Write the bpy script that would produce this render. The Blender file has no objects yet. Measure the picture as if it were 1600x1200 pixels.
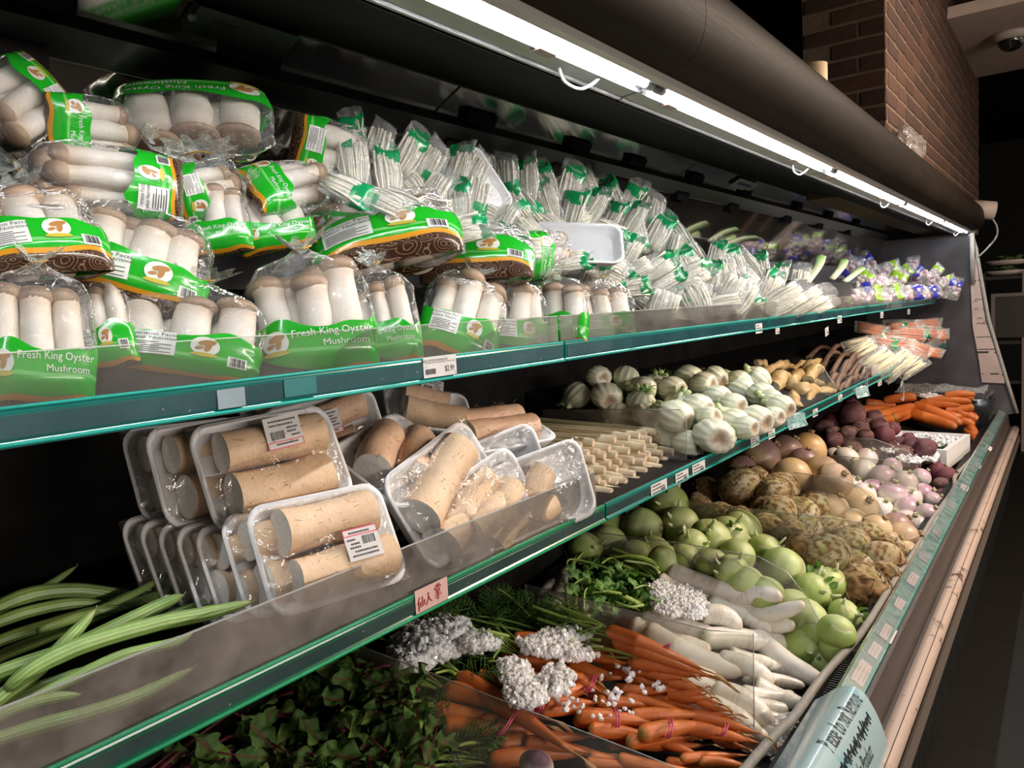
import bpy, math, random
import numpy as np
from mathutils import Matrix, Vector

# ---------------------------------------------------------------- camera, world, lights
H = 1.45                      # camera height above the floor (m)
F = 1200.0                    # focal length for a 1600 x 1200 frame
Yc = np.array([877., 160., -F]); Yc /= np.linalg.norm(Yc)
up = np.array([-0.055, 1., 0.]); up[2] = (up @ Yc) / -Yc[2]
Zc = up / np.linalg.norm(up)
Xc = np.cross(Yc, Zc)
W2C = np.stack([Xc, Yc, Zc], 1)
scene = bpy.context.scene
COL = scene.collection
cam = bpy.data.cameras.new('camera'); cam.lens = 27.0; cam.sensor_width = 36.0
cam.clip_start = 0.02; cam.clip_end = 60
camo = bpy.data.objects.new('camera', cam); COL.objects.link(camo)
mw = np.eye(4); mw[:3, :3] = W2C.T; mw[2, 3] = H
camo.matrix_world = Matrix(mw.tolist())
scene.camera = camo
scene.view_settings.view_transform = 'Standard'
scene.view_settings.look = 'None'
scene.view_settings.gamma = 1.0
scene.view_settings.use_curve_mapping = False
scene.view_settings.exposure = 0.75
scene.cycles.transparent_max_bounces = 24
scene.cycles.max_bounces = 8
scene.cycles.diffuse_bounces = 5
scene.cycles.glossy_bounces = 4
scene.cycles.transmission_bounces = 4
scene.cycles.sample_clamp_indirect = 3.0
scene.cycles.caustics_reflective = False
scene.cycles.caustics_refractive = False
LAMP = 50.0                   # emission of the case tubes
wd = bpy.data.worlds.new('store'); scene.world = wd; wd.use_nodes = True
bg = wd.node_tree.nodes['Background']
bg.inputs[0].default_value = (1.0, 0.86, 0.74, 1); bg.inputs[1].default_value = 0.26

def area(name, loc, rot, sx, sy, power, color):
    l = bpy.data.lights.new(name, 'AREA'); l.shape = 'RECTANGLE'; l.size = sx; l.size_y = sy
    l.energy = power; l.color = color
    o = bpy.data.objects.new(name, l); COL.objects.link(o)
    o.location = loc; o.rotation_euler = rot
    return o
# warm store lamps over the aisle
area('aisle_lamp', (1.15, 3.75, 2.85), (math.radians(-14), math.radians(26), 0), 0.6, 0.7, 70, (1.0, 0.80, 0.62))
# added fill lamp across the aisle, out of view, brightening the lower bins
area('aisle_fill', (2.9, 1.7, 1.75), (0, math.radians(82), 0), 0.12, 3.6, 52, (1.0, 0.90, 0.80))
area('aisle_lamp', (3.0, 6.2, 2.85), (0, math.radians(8), 0), 0.5, 1.6, 30, (1.0, 0.74, 0.52))

# ---------------------------------------------------------------- pixel rays on the case
def ray(px, py):
    return W2C.T @ np.array([px - 800., 600. - py, -F]) / F        # unit depth
def atX(px, py, x):
    d = ray(px, py); t = x / d[0]; return d * t + [0, 0, H], t
def atXc(px, py, x, ylim=6.02):
    """atX, but never past the clear end panel"""
    p, t = atX(px, py, x)
    return (p, t) if p[1] < ylim else atY(px, py, ylim)
def atY(px, py, y):
    d = ray(px, py); t = y / d[1]; return d * t + [0, 0, H], t
def atZ(px, py, z):
    d = ray(px, py); t = (z - H) / d[2]; return d * t + [0, 0, H], t
def atP(px, py, pl, lift=0.0):
    """pl = (x0, z0, s): the slope z = z0 + s*(x0 - x), rising towards the back"""
    x0, z0, s = pl
    d = ray(px, py); t = (z0 + lift + s * x0 - H) / (d[2] + s * d[0])
    return d * t + [0, 0, H], t
def proj(p):
    q = W2C @ (np.array(p, float) - [0, 0, H]); return 800 + F * q[0] / -q[2], 600 - F * q[1] / -q[2]
def towards_cam(p):
    v = np.array([0, 0, H]) - p; return v / np.linalg.norm(v)
BOTTOM = (-0.45, H - 0.965, 0.22)    # sloping deck of the bottom bins
BINS = [(.55, .95), (1.00, 1.44), (1.49, 1.93), (1.98, 2.37), (2.42, 2.85), (2.89, 3.31), (3.36, 3.78), (3.83, 4.27), (4.95, 5.58)]   # bays between the clear dividers
def atB(px, py, lift, k):
    """a point of the heap in bay k"""
    P, t = atP(px, py, BOTTOM, lift); a, b = BINS[k]
    return (P, t) if a < P[1] < b else atY(px, py, min(max(P[1], a), b))

# ---------------------------------------------------------------- numpy noise and mesh helpers
def rs(seed): return np.random.RandomState(seed)
def noise(P, scale=1.0, seed=0, octv=3):
    r = rs(seed + 991); P = np.asarray(P, float) * scale; out = np.zeros(len(P)); amp = 1.0; tot = 0
    for o in range(octv):
        acc = np.zeros(len(P))
        for k in range(5):
            w = r.normal(size=3); w *= 1.6 / max(.3, np.linalg.norm(w)) * (0.7 + .6 * r.rand())
            acc += np.sin(P @ w * 2 ** o + r.rand() * 6.28)
        out += amp * acc / 2.6; tot += amp; amp *= .55
    return out / tot
def mix(a, b, t):
    t = np.clip(np.asarray(t), 0, 1)[..., None]; return np.asarray(a) * (1 - t) + np.asarray(b) * t
def sstep(a, b, x):
    t = np.clip((x - a) / (b - a), 0, 1); return t * t * (3 - 2 * t)

class MB:
    def __init__(s): s.V = []; s.F = []; s.C = []; s.U = []; s.n = 0
    def add(s, V, F, C=None, U=None):
        V = np.asarray(V, float); s.V.append(V); s.F += [tuple(i + s.n for i in f) for f in F]
        C = np.array([1, 1, 1.]) if C is None else np.asarray(C, float)
        if C.ndim == 1: C = np.tile(C, (len(V), 1))
        s.C.append(C); s.U.append(np.zeros((len(V), 2)) if U is None else U); s.n += len(V); return s
    def mesh(s, name, mat, smooth=True):
        V = np.concatenate(s.V); me = bpy.data.meshes.new(name)
        me.from_pydata(V.tolist(), [], s.F)
        if smooth: me.polygons.foreach_set('use_smooth', [True] * len(me.polygons))
        C = np.concatenate(s.C); ca = me.color_attributes.new('Col', 'FLOAT_COLOR', 'POINT')
        ca.data.foreach_set('color', np.concatenate([C, np.ones((len(C), 1))], 1).ravel())
        U = np.concatenate(s.U)
        if np.any(U):
            uv = me.uv_layers.new(name='UV'); li = np.zeros(len(me.loops), dtype=np.int32)
            me.loops.foreach_get('vertex_index', li); uv.data.foreach_set('uv', U[li].ravel())
        me.materials.append(mat); me.update(); return me

def gridF(nu, nv, closed=True):
    f = []
    for j in range(nv - 1):
        for i in range(nu if closed else nu - 1):
            a = j * nu + i; b = j * nu + (i + 1) % nu
            f.append((a, b, b + nu, a + nu))
    return f
def boxM(x0, x1, y0, y1, z0, z1):
    V = [(x, y, z) for x in (x0, x1) for y in (y0, y1) for z in (z0, z1)]
    return V, [(0, 1, 3, 2), (4, 6, 7, 5), (0, 4, 5, 1), (2, 3, 7, 6), (0, 2, 6, 4), (1, 5, 7, 3)]
def prism(prof, y0, y1):
    """prof: closed list of (x, z), extruded along y"""
    n = len(prof); V = [(x, y0, z) for x, z in prof] + [(x, y1, z) for x, z in prof]
    f = [(i, (i + 1) % n, (i + 1) % n + n, i + n) for i in range(n)]
    return V, f + [tuple(range(n))[::-1], tuple(range(n, 2 * n))]
def sheet_prof(pts, th):
    """an open polyline (x, z) thickened to a closed profile"""
    P = np.array(pts, float); T = np.gradient(P, axis=0); T /= np.linalg.norm(T, axis=1)[:, None]
    N = np.stack([-T[:, 1], T[:, 0]], 1) * th
    return [tuple(p) for p in P] + [tuple(p) for p in (P + N)[::-1]]
def tube(P, R, k=8, caps=True, prof=None, flat=1.0):
    P = np.asarray(P, float); n = len(P); R = np.broadcast_to(np.asarray(R, float), (n,))
    T = np.gradient(P, axis=0); T /= np.linalg.norm(T, axis=1)[:, None] + 1e-12
    u = np.cross(T[0], [0.13, 0.21, 1.]); 
    if np.linalg.norm(u) < 1e-3: u = np.cross(T[0], [1., 0, 0])
    V = []; th = np.arange(k) * 2 * math.pi / k
    pr = np.ones(k) if prof is None else prof
    for i in range(n):
        u = u - T[i] * (u @ T[i]); u /= np.linalg.norm(u); w = np.cross(T[i], u)
        V.append(P[i] + R[i] * pr[:, None] * (np.cos(th)[:, None] * u + flat * np.sin(th)[:, None] * w))
    V = np.concatenate(V); f = gridF(k, n)
    if caps: f = f + [tuple(range(k))[::-1], tuple(range((n - 1) * k, n * k))]
    return V, f
def blob(nu, nv, fn):
    """closed sphere-like surface: unit directions handed to fn -> positions"""
    th = np.linspace(0, math.pi, nv)[1:-1]; ph = np.arange(nu) * 2 * math.pi / nu
    d = [(math.sin(t) * math.cos(p), math.sin(t) * math.sin(p), math.cos(t)) for t in th for p in ph]
    d = np.array(d + [(0, 0, 1), (0, 0, -1)]); f = gridF(nu, nv - 2); n = len(d)
    f = [q[::-1] for q in f]
    f += [(i, (i + 1) % nu, n - 2)[::1] for i in range(nu)]
    b = (nv - 3) * nu; f += [(b + (i + 1) % nu, b + i, n - 1) for i in range(nu)]
    return fn(d), f, d
def curve_pts(ctrl, n=16):
    """Catmull-Rom through control points"""
    C = np.asarray(ctrl, float)
    if len(C) == 2: return C[0] + (C[1] - C[0]) * np.linspace(0, 1, n)[:, None]
    C = np.concatenate([[2 * C[0] - C[1]], C, [2 * C[-1] - C[-2]]]); m = len(C) - 3; out = []
    for s in np.linspace(0, m - 1e-6, n):
        i = int(s); t = s - i; a, b, c, d = C[i:i + 4]
        out.append(.5 * (2 * b + (c - a) * t + (2 * a - 5 * b + 4 * c - d) * t * t + (3 * b - a - 3 * c + d) * t ** 3))
    return np.array(out)

# ---------------------------------------------------------------- objects, labels
def frame(o, ydir, zhint, s=(1, 1, 1)):
    y = np.asarray(ydir, float); y = y / np.linalg.norm(y); z = np.asarray(zhint, float); z = z - y * (z @ y)
    z /= np.linalg.norm(z); x = np.cross(y, z); m = np.eye(4)
    m[:3, 0] = x * s[0]; m[:3, 1] = y * s[1]; m[:3, 2] = z * s[2]; m[:3, 3] = o
    return Matrix(m.tolist())
def facing(p, roll=0.0, yaw=0.0, pitch=0.0, s=1.0):
    """a frame that looks back at the aisle: x along the picture, z out of the case; angles in degrees"""
    n = towards_cam(np.asarray(p)); r = np.cross([0, 0, 1.], n); r /= np.linalg.norm(r); u = np.cross(n, r)
    B = Matrix(np.stack([r, u, n], 1).tolist())
    R = B @ Matrix.Rotation(math.radians(yaw), 3, 'Y') @ Matrix.Rotation(math.radians(-pitch), 3, 'X') @ Matrix.Rotation(math.radians(roll), 3, 'Z')
    m = (R * s).to_4x4(); m.translation = Vector([float(c) for c in p]); return m
def tag(o, label=None, cat=None, group=None, kind=None):
    if label: o['label'] = label
    if cat: o['category'] = cat
    if group: o['group'] = group
    if kind: o['kind'] = kind
    return o
def part(name, me, parent=None, M=None, kind=None, label=None):
    o = bpy.data.objects.new(name, me); COL.objects.link(o)
    if parent is not None: o.parent = parent
    if M is not None: o.matrix_local = M if parent is not None else M
    return tag(o, label, None, None, kind)
def thing(name, label, cat, M=None, group=None, me=None):
    o = bpy.data.objects.new(name, me); COL.objects.link(o)
    if me is None: o.empty_display_size = .02
    if M is not None: o.matrix_world = M
    return tag(o, label, cat, group)
ORD = ('first second third fourth fifth sixth seventh eighth ninth tenth eleventh twelfth thirteenth fourteenth fifteenth sixteenth '
       'seventeenth eighteenth nineteenth').split()
TENS = {2: 'twent', 3: 'thirt', 4: 'fort', 5: 'fift', 6: 'sixt', 7: 'sevent', 8: 'eight', 9: 'ninet'}
def ordinal(k):
    if k <= 19: return ORD[k - 1]
    if k >= 100: return 'hundredth' if k == 100 else 'hundred-' + ordinal(k - 100)
    t, r = divmod(k, 10); return TENS[t] + ('ieth' if r == 0 else 'y-' + ORD[r - 1])
def number_off(items, fmt, key=None):
    """items: [(object, what)]; the label counts them in the order they stand across the picture"""
    it = sorted(items, key=lambda q: proj(q[0].matrix_world.translation)[0] if key is None else key(q[0]))
    for k, (o, what) in enumerate(it): o['label'] = fmt.format(what=what, nth=ordinal(k + 1))

# ---------------------------------------------------------------- materials
class NT:
    def __init__(s, name):
        s.m = bpy.data.materials.new(name); s.m.use_nodes = True; s.t = s.m.node_tree; s.t.nodes.clear()
        s.out = s.t.nodes.new('ShaderNodeOutputMaterial')
    def n(s, typ, ins=None, **kw):
        q = s.t.nodes.new('ShaderNode' + typ)
        for k, v in kw.items(): setattr(q, k, v)
        for k, v in (ins or {}).items(): s.set(q.inputs[k], v)
        return q
    def set(s, sock, v):
        if isinstance(v, bpy.types.NodeSocket): s.t.links.new(v, sock)
        elif isinstance(v, bpy.types.Node): s.t.links.new(v.outputs[0], sock)
        elif hasattr(v, '__len__') and len(v) == 3 and sock.type == 'RGBA': sock.default_value = (*v, 1)
        else: sock.default_value = v
    def math(s, op, a, b=0.0, c=0.0): return s.n('Math', {0: a, 1: b, 2: c}, operation=op).outputs[0]
    def mixc(s, f, a, b, blend='MIX'):
        q = s.n('Mix', {0: f, 6: a, 7: b}, data_type='RGBA', blend_type=blend); return q.outputs[2]
    def mapr(s, v, a, b, c=0., d=1.): return s.n('MapRange', {0: v, 1: a, 2: b, 3: c, 4: d}).outputs[0]
    def noise(s, scale, detail=3, rough=.55, vec=None, dist=0.0):
        ins = {'Scale': scale, 'Detail': detail, 'Roughness': rough, 'Distortion': dist}
        if vec is not None: ins['Vector'] = vec
        return s.n('TexNoise', ins)
    def obj(s): return s.n('TexCoord').outputs['Object']
    def end(s, sh): s.t.links.new(sh.outputs[0] if isinstance(sh, bpy.types.Node) else sh, s.out.inputs[0]); return s.m

def veg(name, rough=.45, bump=.25, bscale=90., var=.18, vscale=40., spec=.45, stretch=None, coat=0., dots=None):
    N = NT(name); v = N.obj()
    if stretch: v = N.n('Mapping', {'Vector': v, 'Scale': stretch}).outputs[0]
    c = N.n('VertexColor', layer_name='Col').outputs[0]
    nz = N.noise(vscale, 4, .6, v)
    f = N.mapr(nz.outputs[0], .3, .7, 1 - var, 1 + var * .6)
    c = N.mixc(1.0, c, N.n('CombineColor', {0: f, 1: f, 2: f}).outputs[0], 'MULTIPLY')
    if dots:
        vo = N.n('TexVoronoi', {'Vector': v, 'Scale': dots[0]}); d = N.mapr(vo.outputs['Distance'], dots[1], dots[1] + .12, 1., 0.)
        c = N.mixc(d, c, dots[2])
    bm = N.n('Bump', {'Strength': bump, 'Distance': .004, 'Height': N.noise(bscale, 4, .6, v).outputs[0]})
    return N.end(N.n('BsdfPrincipled', {'Base Color': c, 'Roughness': rough, 'Specular IOR Level': spec, 'Normal': bm.outputs[0], 'Coat Weight': coat, 'Coat Roughness': .15}))
def plain(name, col, rough=.5, metal=0., bump=0., bscale=60., var=0., vscale=20., spec=.5, coat=0.):
    N = NT(name); v = N.obj(); c = col
    if var:
        nz = N.noise(vscale, 5, .6, v); f = N.mapr(nz.outputs[0], .3, .7, 1 - var, 1 + var)
        c = N.mixc(1.0, (*col, 1), N.n('CombineColor', {0: f, 1: f, 2: f}).outputs[0], 'MULTIPLY')
    ins = {'Base Color': c, 'Roughness': rough, 'Metallic': metal, 'Specular IOR Level': spec, 'Coat Weight': coat, 'Coat Roughness': .1}
    if bump: ins['Normal'] = N.n('Bump', {'Strength': bump, 'Distance': .003, 'Height': N.noise(bscale, 3, .6, v).outputs[0]}).outputs[0]
    return N.end(N.n('BsdfPrincipled', ins))
def film(name, haze=.05, tint=(1, 1, 1), rough=.07, bump=.6, bscale=28., hazecol=(.9, .9, .9), refl=.85, base=.05):
    """thin clear plastic: it lets light through and shines at its folds"""
    N = NT(name); v = N.obj()
    rn = N.noise(bscale, 3, .5, v, 1.2).outputs[0]
    ridge = N.math('POWER', N.math('SUBTRACT', 1.0, N.math('ABSOLUTE', N.math('MULTIPLY', N.math('SUBTRACT', rn, .5), 5.0))), 2.0)
    bm = N.n('Bump', {'Strength': bump * .55, 'Distance': .006, 'Height': N.math('ADD', ridge, N.math('MULTIPLY', rn, 2.0))}).outputs[0]
    lw = N.n('LayerWeight', {'Blend': .12})
    fac = N.math('MULTIPLY_ADD', lw.outputs['Fresnel'], refl * .7, base)
    sh = N.n('MixShader', {0: fac, 1: N.n('BsdfTransparent', {0: tint}), 2: N.n('BsdfGlossy', {0: (1, 1, 1), 'Roughness': rough, 'Normal': bm})})
    if haze: sh = N.n('MixShader', {0: N.math('MULTIPLY', N.mapr(ridge, 0., 1., .5, 1.6), haze), 1: sh, 2: N.n('BsdfDiffuse', {0: hazecol})})
    return N.end(sh)
def acrylic(name, haze=.12, hazecol=(.55, .5, .47), tint=(.94, .96, .95), rough=.04, nscale=9.):
    N = NT(name); v = N.obj(); nz = N.noise(nscale, 6, .65, v).outputs[0]
    sc = N.n('TexVoronoi', {'Vector': v, 'Scale': 160.}); sp = N.mapr(sc.outputs['Distance'], .06, .12, .6, 0.)
    sp = N.math('MULTIPLY', sp, N.mapr(N.noise(30., 2, .5, v).outputs[0], .5, .6))
    lw = N.n('LayerWeight', {'Blend': .18}); fac = N.math('MULTIPLY_ADD', lw.outputs['Fresnel'], .8, .02)
    sh = N.n('MixShader', {0: fac, 1: N.n('BsdfTransparent', {0: tint}), 2: N.n('BsdfGlossy', {0: (1, 1, 1), 'Roughness': rough})})
    hz = N.math('ADD', N.math('MULTIPLY', N.mapr(nz, .3, .72, .35, 1.5), haze), N.math('MULTIPLY', sp, .4))
    sh = N.n('MixShader', {0: hz, 1: sh, 2: N.n('BsdfDiffuse', {0: hazecol})})
    return N.end(sh)
# ---------------------------------------------------------------- shared materials
BLACK = plain('black_enamel', (.006, .006, .007), .35, bump=.05)
BLACKM = plain('black_matte', (.008, .008, .008), .8, var=.4, spec=.1)
DECK = plain('black_deck', (.007, .007, .0075), .55, var=.3, spec=.2)
WALLK = plain('case_liner', (.007, .0066, .006), .65, var=.6, vscale=9, spec=.1)
def steel_mat():
    N = NT('brushed_steel'); v = N.n('Mapping', {'Vector': N.obj(), 'Scale': (40., .6, 40.)}).outputs[0]
    nz = N.noise(14, 4, .6, v).outputs[0]; blot = N.noise(3.0, 3, .6).outputs[0]
    c = N.mixc(N.mapr(blot, .3, .7), (.011, .0082, .0062, 1), (.019, .0142, .0112, 1))
    return N.end(N.n('BsdfPrincipled', {'Base Color': c, 'Metallic': 0., 'Specular IOR Level': .08, 'Roughness': N.mapr(nz, .2, .8, .5, .65)}))
STEEL = steel_mat()
WHITEP = plain('white_enamel', (.62, .62, .62), .35, var=.05)
GREYP = plain('grey_vinyl', (.33, .32, .30), .5, var=.15)
TEAL = plain('teal_plastic', (.003, .13, .115), .25, var=.15, coat=.4)
TEALLIP = plain('teal_lip', (.005, .30, .25), .45, spec=.3)
GREENP = plain('green_plastic', (.006, .11, .055), .25, var=.15, coat=.4)
GREENLIP = plain('green_lip', (.006, .22, .09), .45, spec=.3)
def insert_mat(name, c1, c2):
    N = NT(name); v = N.obj(); nz = N.noise(7, 5, .65, v).outputs[0]
    sp = N.n('TexVoronoi', {'Vector': v, 'Scale': 60.}).outputs['Distance']
    c = N.mixc(N.mapr(nz, .35, .65), (*c1, 1), (*c2, 1)); c = N.mixc(N.mapr(sp, .05, .1, .5, 0.), c, (.4, .42, .42, 1))
    return N.end(N.n('BsdfPrincipled', {'Base Color': c, 'Roughness': .18, 'Coat Weight': .6}))
INSERT = insert_mat('rail_insert', (.012, .055, .066), (.028, .085, .098))
INSERT_D = insert_mat('rail_insert_grey', (.022, .048, .048), (.045, .075, .072))
PAPER = plain('paper', (.60, .57, .57), .6, var=.06)
PINKPAPER = plain('pink_paper', (.62, .40, .36), .6, var=.08)
SLIP = plain('paper_slip', (.22, .29, .33), .3, var=.1, coat=.5)
INK = plain('ink', (.02, .02, .02), .6)
REDINK = plain('red_ink', (.35, .02, .04), .6)
PINKINK = plain('pink_ink', (.65, .05, .12), .5)
ACR = acrylic('clear_acrylic', .07)
ACR_D = acrylic('scuffed_acrylic', .27, (.42, .37, .34), (.9, .9, .88), .1, 14.)
ACR_F = acrylic('foggy_acrylic', .26, (.62, .58, .58), (.93, .93, .93), .12, 10.)
ACR_B = acrylic('bin_acrylic', .14, (.55, .50, .46), (.93, .94, .92), .06, 7.)
EDGE = plain('acrylic_edge', (.40, .41, .40), .2, spec=.8)
TAPE = film('clear_tape', .06, rough=.22, bump=.05, bscale=12., refl=.7, base=.05)
def mirror_mat(name, col, rough):
    N = NT(name); d = N.noise(5., 5, .6, N.obj()).outputs[0]
    g = N.n('BsdfGlossy', {0: (*col, 1), 'Roughness': rough}); s = N.n('MixShader', {0: N.mapr(d, .3, .8, .05, .22), 1: g, 2: N.n('BsdfDiffuse', {0: (.12, .105, .09, 1)})})
    return N.end(s)
MIRROR = mirror_mat('case_mirror', (.42, .40, .38), .05)
MIRROR_T = mirror_mat('top_mirror', (.66, .66, .63), .12)
def emis(name, col, st):
    N = NT(name); return N.end(N.n('Emission', {0: (*col, 1), 1: st}))
TUBE = emis('lamp_tube', (.93, .97, 1.0), LAMP)
BUMPER = plain('beige_bumper', (.46, .35, .29), .4, var=.12, bump=.05)
PANELB = plain('brown_panel', (.060, .045, .039), .45, var=.15)

# ---------------------------------------------------------------- the store around the case
def struct(name, mb, mat, smooth=False): return tag(part(name, mb.mesh(name, mat, smooth)), kind='structure')
def floor_mat():
    N = NT('tile_floor'); v = N.obj(); b = N.n('TexBrick', {'Vector': v, 'Scale': 1., 'Color1': (.006, .0052, .0044, 1), 'Color2': (.0072, .0062, .0052, 1), 'Mortar': (.003, .0027, .0025, 1), 'Mortar Size': .006, 'Brick Width': .45, 'Row Height': .45}, offset=0.0)
    nz = N.noise(3., 5, .6, v).outputs[0]; c = N.mixc(N.mapr(nz, .3, .7, 0., .6), b.outputs[0], (.0042, .0038, .0033, 1))
    return N.end(N.n('BsdfPrincipled', {'Base Color': c, 'Roughness': .55, 'Specular IOR Level': .25}))
FLOORM = floor_mat()
floor = struct('floor', MB().add(*boxM(-4, 6, -3, 16, -.1, 0)), FLOORM)
struct('ceiling', MB().add(*boxM(-4, 6, -3, 16, 3.6, 3.7)), BLACKM)
struct('wall_back', MB().add(*boxM(-4, 6, 14.0, 14.15, 0, 3.6)), plain('dark_wall', (.020, .019, .018), .7, var=.3))
struct('front_light_block', MB().add(*boxM(-4, 6, -2.0, -1.9, 1.9, 3.6)), BLACKM)  # added out of view behind the camera to block light from above
struct('wall_left', MB().add(*boxM(-2.0, -1.9, -3, 14, 0, 3.6)), BLACKM)
# dropped ceiling panel behind the brick column
mb = MB(); mb.add(*boxM(-.60, 2.6, 5.22, 6.80, H + 1.535, H + 1.60))
struct('trim_1', mb, plain('beige_soffit', (.52, .40, .34), .8, var=.08, bump=.2, bscale=120))
# brick column on top of the case
BX0, BX1, BY0, BY1, BZ0, BZ1 = -.915, -.600, 3.40, 7.06, H + .40, 3.6
mb = MB(); mb.add(*boxM(BX0 + .002, BX1 - .002, BY0 + .002, BY1 - .002, BZ0, BZ1))
col = struct('wall_brick', mb, plain('mortar', (.13, .088, .057), .95, var=.25, bump=.5, bscale=200))
BR = [plain('brick_a', (.048, .0195, .011), .9, var=.35, bump=.6, bscale=110), plain('brick_b', (.062, .027, .0148), .9, var=.35, bump=.6, bscale=110),
      plain('brick_c', (.037, .017, .011), .9, var=.35, bump=.6, bscale=110)]
def brick_mesh(lx, ly, lz, m, seed):
    r = rs(seed); V, f = boxM(-lx, lx, -ly, ly, -lz, lz); V = np.array(V) + r.uniform(-.0016, .0016, (8, 3)); b = .004
    W = []
    for v in V:                                            # three corners per corner: chamfered edges
        s = np.sign(v); W += [v - s * [0, b, b], v - s * [b, 0, b], v - s * [b, b, 0]]
    me = bpy.data.meshes.new('brick'); import bmesh
    bm = bmesh.new(); [bm.verts.new(w) for w in W]; bmesh.ops.convex_hull(bm, input=bm.verts); bm.to_mesh(me); bm.free()
    me.materials.append(m); return me
BM = {}
for k in range(3):
    BM[('r', k)] = brick_mesh(.012, .1015, .0285, BR[k], k); BM[('l', k)] = brick_mesh(.1015, .012, .0285, BR[k], 9 + k)
    BM[('e', k)] = brick_mesh(.0475, .012, .0285, BR[k], 19 + k)
rb = rs(5); spots = []
zc = BZ0 + .03; row = 0
while zc < BZ1 - .03:
    y = BY0 + .1015 + (0 if row % 2 else .04)
    if row % 2 == 0: pass
    while y < BY1 - .06:
        spots.append(('r', BX1 - .010, y, zc)); y += .2133
    x = BX1 - .1015 - (.0 if row % 2 == 0 else .104)
    while x > BX0 + .04:
        spots.append(('l', x, BY0 + .010, zc)); x -= .2133
    if row % 2: spots.append(('e', BX1 - .0475, BY0 + .010, zc))
    zc += .0677; row += 1
seen = []
for s in spots:
    px, py = proj(s[1:])
    if s[3] > H + .55: seen.append(((0 if px < 1605 and -8 < py < 330 else 100) + np.linalg.norm(np.array(s[1:]) - [0, 0, H]), s))
seen.sort(key=lambda q: q[0])
for d, s in seen[:300]:
    o = part('brick', BM[(s[0], rb.randint(3))], col, Matrix.Translation(s[1:])); 
mb = MB()
for d, s in seen[300:]:
    a, b = {'r': (.012, .1015), 'l': (.1015, .012), 'e': (.0475, .012)}[s[0]]; mb.add(*boxM(s[1] - a, s[1] + a, s[2] - b, s[2] + b, s[3] - .0285, s[3] + .0285))
if seen[300:]: part('brick_courses', mb.mesh('brick_courses', BR[0], False), col, kind='stuff')
# dome camera under the soffit
p, t = atZ(1580, 62, H + 1.50)
dc = thing('dome_camera', 'dark dome security camera with a white collar under the beige soffit', 'camera', Matrix.Translation((*p[:2], H + 1.535)))
V, f, d = blob(20, 12, lambda d: d * [.075, .075, .07] - [0, 0, .035]); part('dome', MB().add(V, f).mesh('dome', plain('smoked_dome', (.008, .008, .009), .06, coat=1.)), dc)
V, f = tube([(0, 0, 0), (0, 0, -.012), (0, 0, -.035), (0, 0, -.042)], [.11, .11, .095, .08], 24); part('collar', MB().add(V, f).mesh('collar', plain('collar_beige', (.5, .42, .36), .5)), dc)

# ---------------------------------------------------------------- the refrigerated case
Y0, YE, M = -.25, 6.18, 1.22
BRK = [-.19 + M * k for k in range(6)]                     # module joints along the case
BRK = [Y0, 1.245, 2.465, 3.685, 4.905, YE]
case = thing('refrigerated_case', 'long open refrigerated produce case with black liner and brushed steel canopy', 'display case', Matrix.Translation((-.8, 3, 0)))
I = Matrix.Translation((.8, -3, 0))
def cpart(name, mb, mat, smooth=False, parent=None, **k):
    o = part(name, mb.mesh(name, mat, smooth), parent or case, None if parent else I, **k); return o
for k in range(5):
    cpart('back_panel', MB().add(*boxM(-1.27, -1.245, BRK[k] + .002, BRK[k + 1] - .002, .30, H + .24)), WALLK)
mb = MB()
for z in (H - .13, H - .16, H - .46, H - .50): mb.add(*boxM(-1.246, -1.243, Y0, YE, z, z + .006))
cpart('wall_slot', mb, BLACKM)
deck = [(-.415, H - .893), (-.462, H - .893), (-.464, H - .967), (-1.25, H - .795), (-1.25, H - .83), (-.415, H - 1.02)]
cpart('bin_deck', MB().add(*prism(deck, Y0, YE)), DECK)
cpart('base', MB().add(*prism([(-1.27, .02), (-.34, .02), (-.34, .40), (-.42, H - 1.03), (-1.27, H - .84)], Y0, YE)), BLACKM)
# mirrors: five leaning panes, a slanted pane above the black bar
for k in range(5):
    a, b = BRK[k] + .004, BRK[k + 1] - .004
    cpart('mirror_pane', MB().add(*prism([(-1.196, H + .17), (-1.112, H + .385), (-1.120, H + .388), (-1.204, H + .173)], a, b)), MIRROR, label='leaning mirror pane behind the upper shelf')
    cpart('upper_mirror', MB().add(*prism([(-1.085, H + .418), (-1.000, H + .460), (-1.004, H + .466), (-1.089, H + .424)], a, b)), MIRROR_T, label='blurred mirror strip above the black bar')
cpart('mirror_bar', MB().add(*prism([(-1.125, H + .378), (-1.100, H + .372), (-1.070, H + .405), (-1.075, H + .435), (-1.10, H + .445), (-1.14, H + .42)], Y0, YE)), BLACK)
cpart('bar_trim', MB().add(*prism([(-1.112, H + .3725), (-1.109, H + .371), (-1.106, H + .3735), (-1.109, H + .375)], Y0, YE)), plain('aluminium_trim', (.35, .35, .34), .3, metal=.8))
for yb in (.40, .72, 1.30, 1.72, 2.05, 2.50, 3.0, 3.72, 4.3, 4.95):
    cpart('bar_clip', MB().add(*prism([(-1.118, H + .36), (-1.095, H + .352), (-1.09, H + .385), (-1.112, H + .39)], yb, yb + .10)), BLACKM)
    cpart('bar_clip', MB().add(*prism([(-1.085, H + .425), (-1.05, H + .413), (-1.04, H + .435), (-1.07, H + .445)], yb + .02, yb + .12)), BLACKM)
cpart('lower_band', MB().add(*prism([(-1.24, H + .02), (-1.19, H + .02), (-1.19, H + .175), (-1.24, H + .175)], Y0, YE)), BLACK)
cpart('duct_panel', MB().add(*prism([(-1.000, H + .460), (-.668, H + .366), (-.668, H + .40), (-1.0, H + .49)], Y0, YE)), plain('duct_black', (.003, .003, .003), .7, bump=.5, bscale=300, spec=.08))
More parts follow.
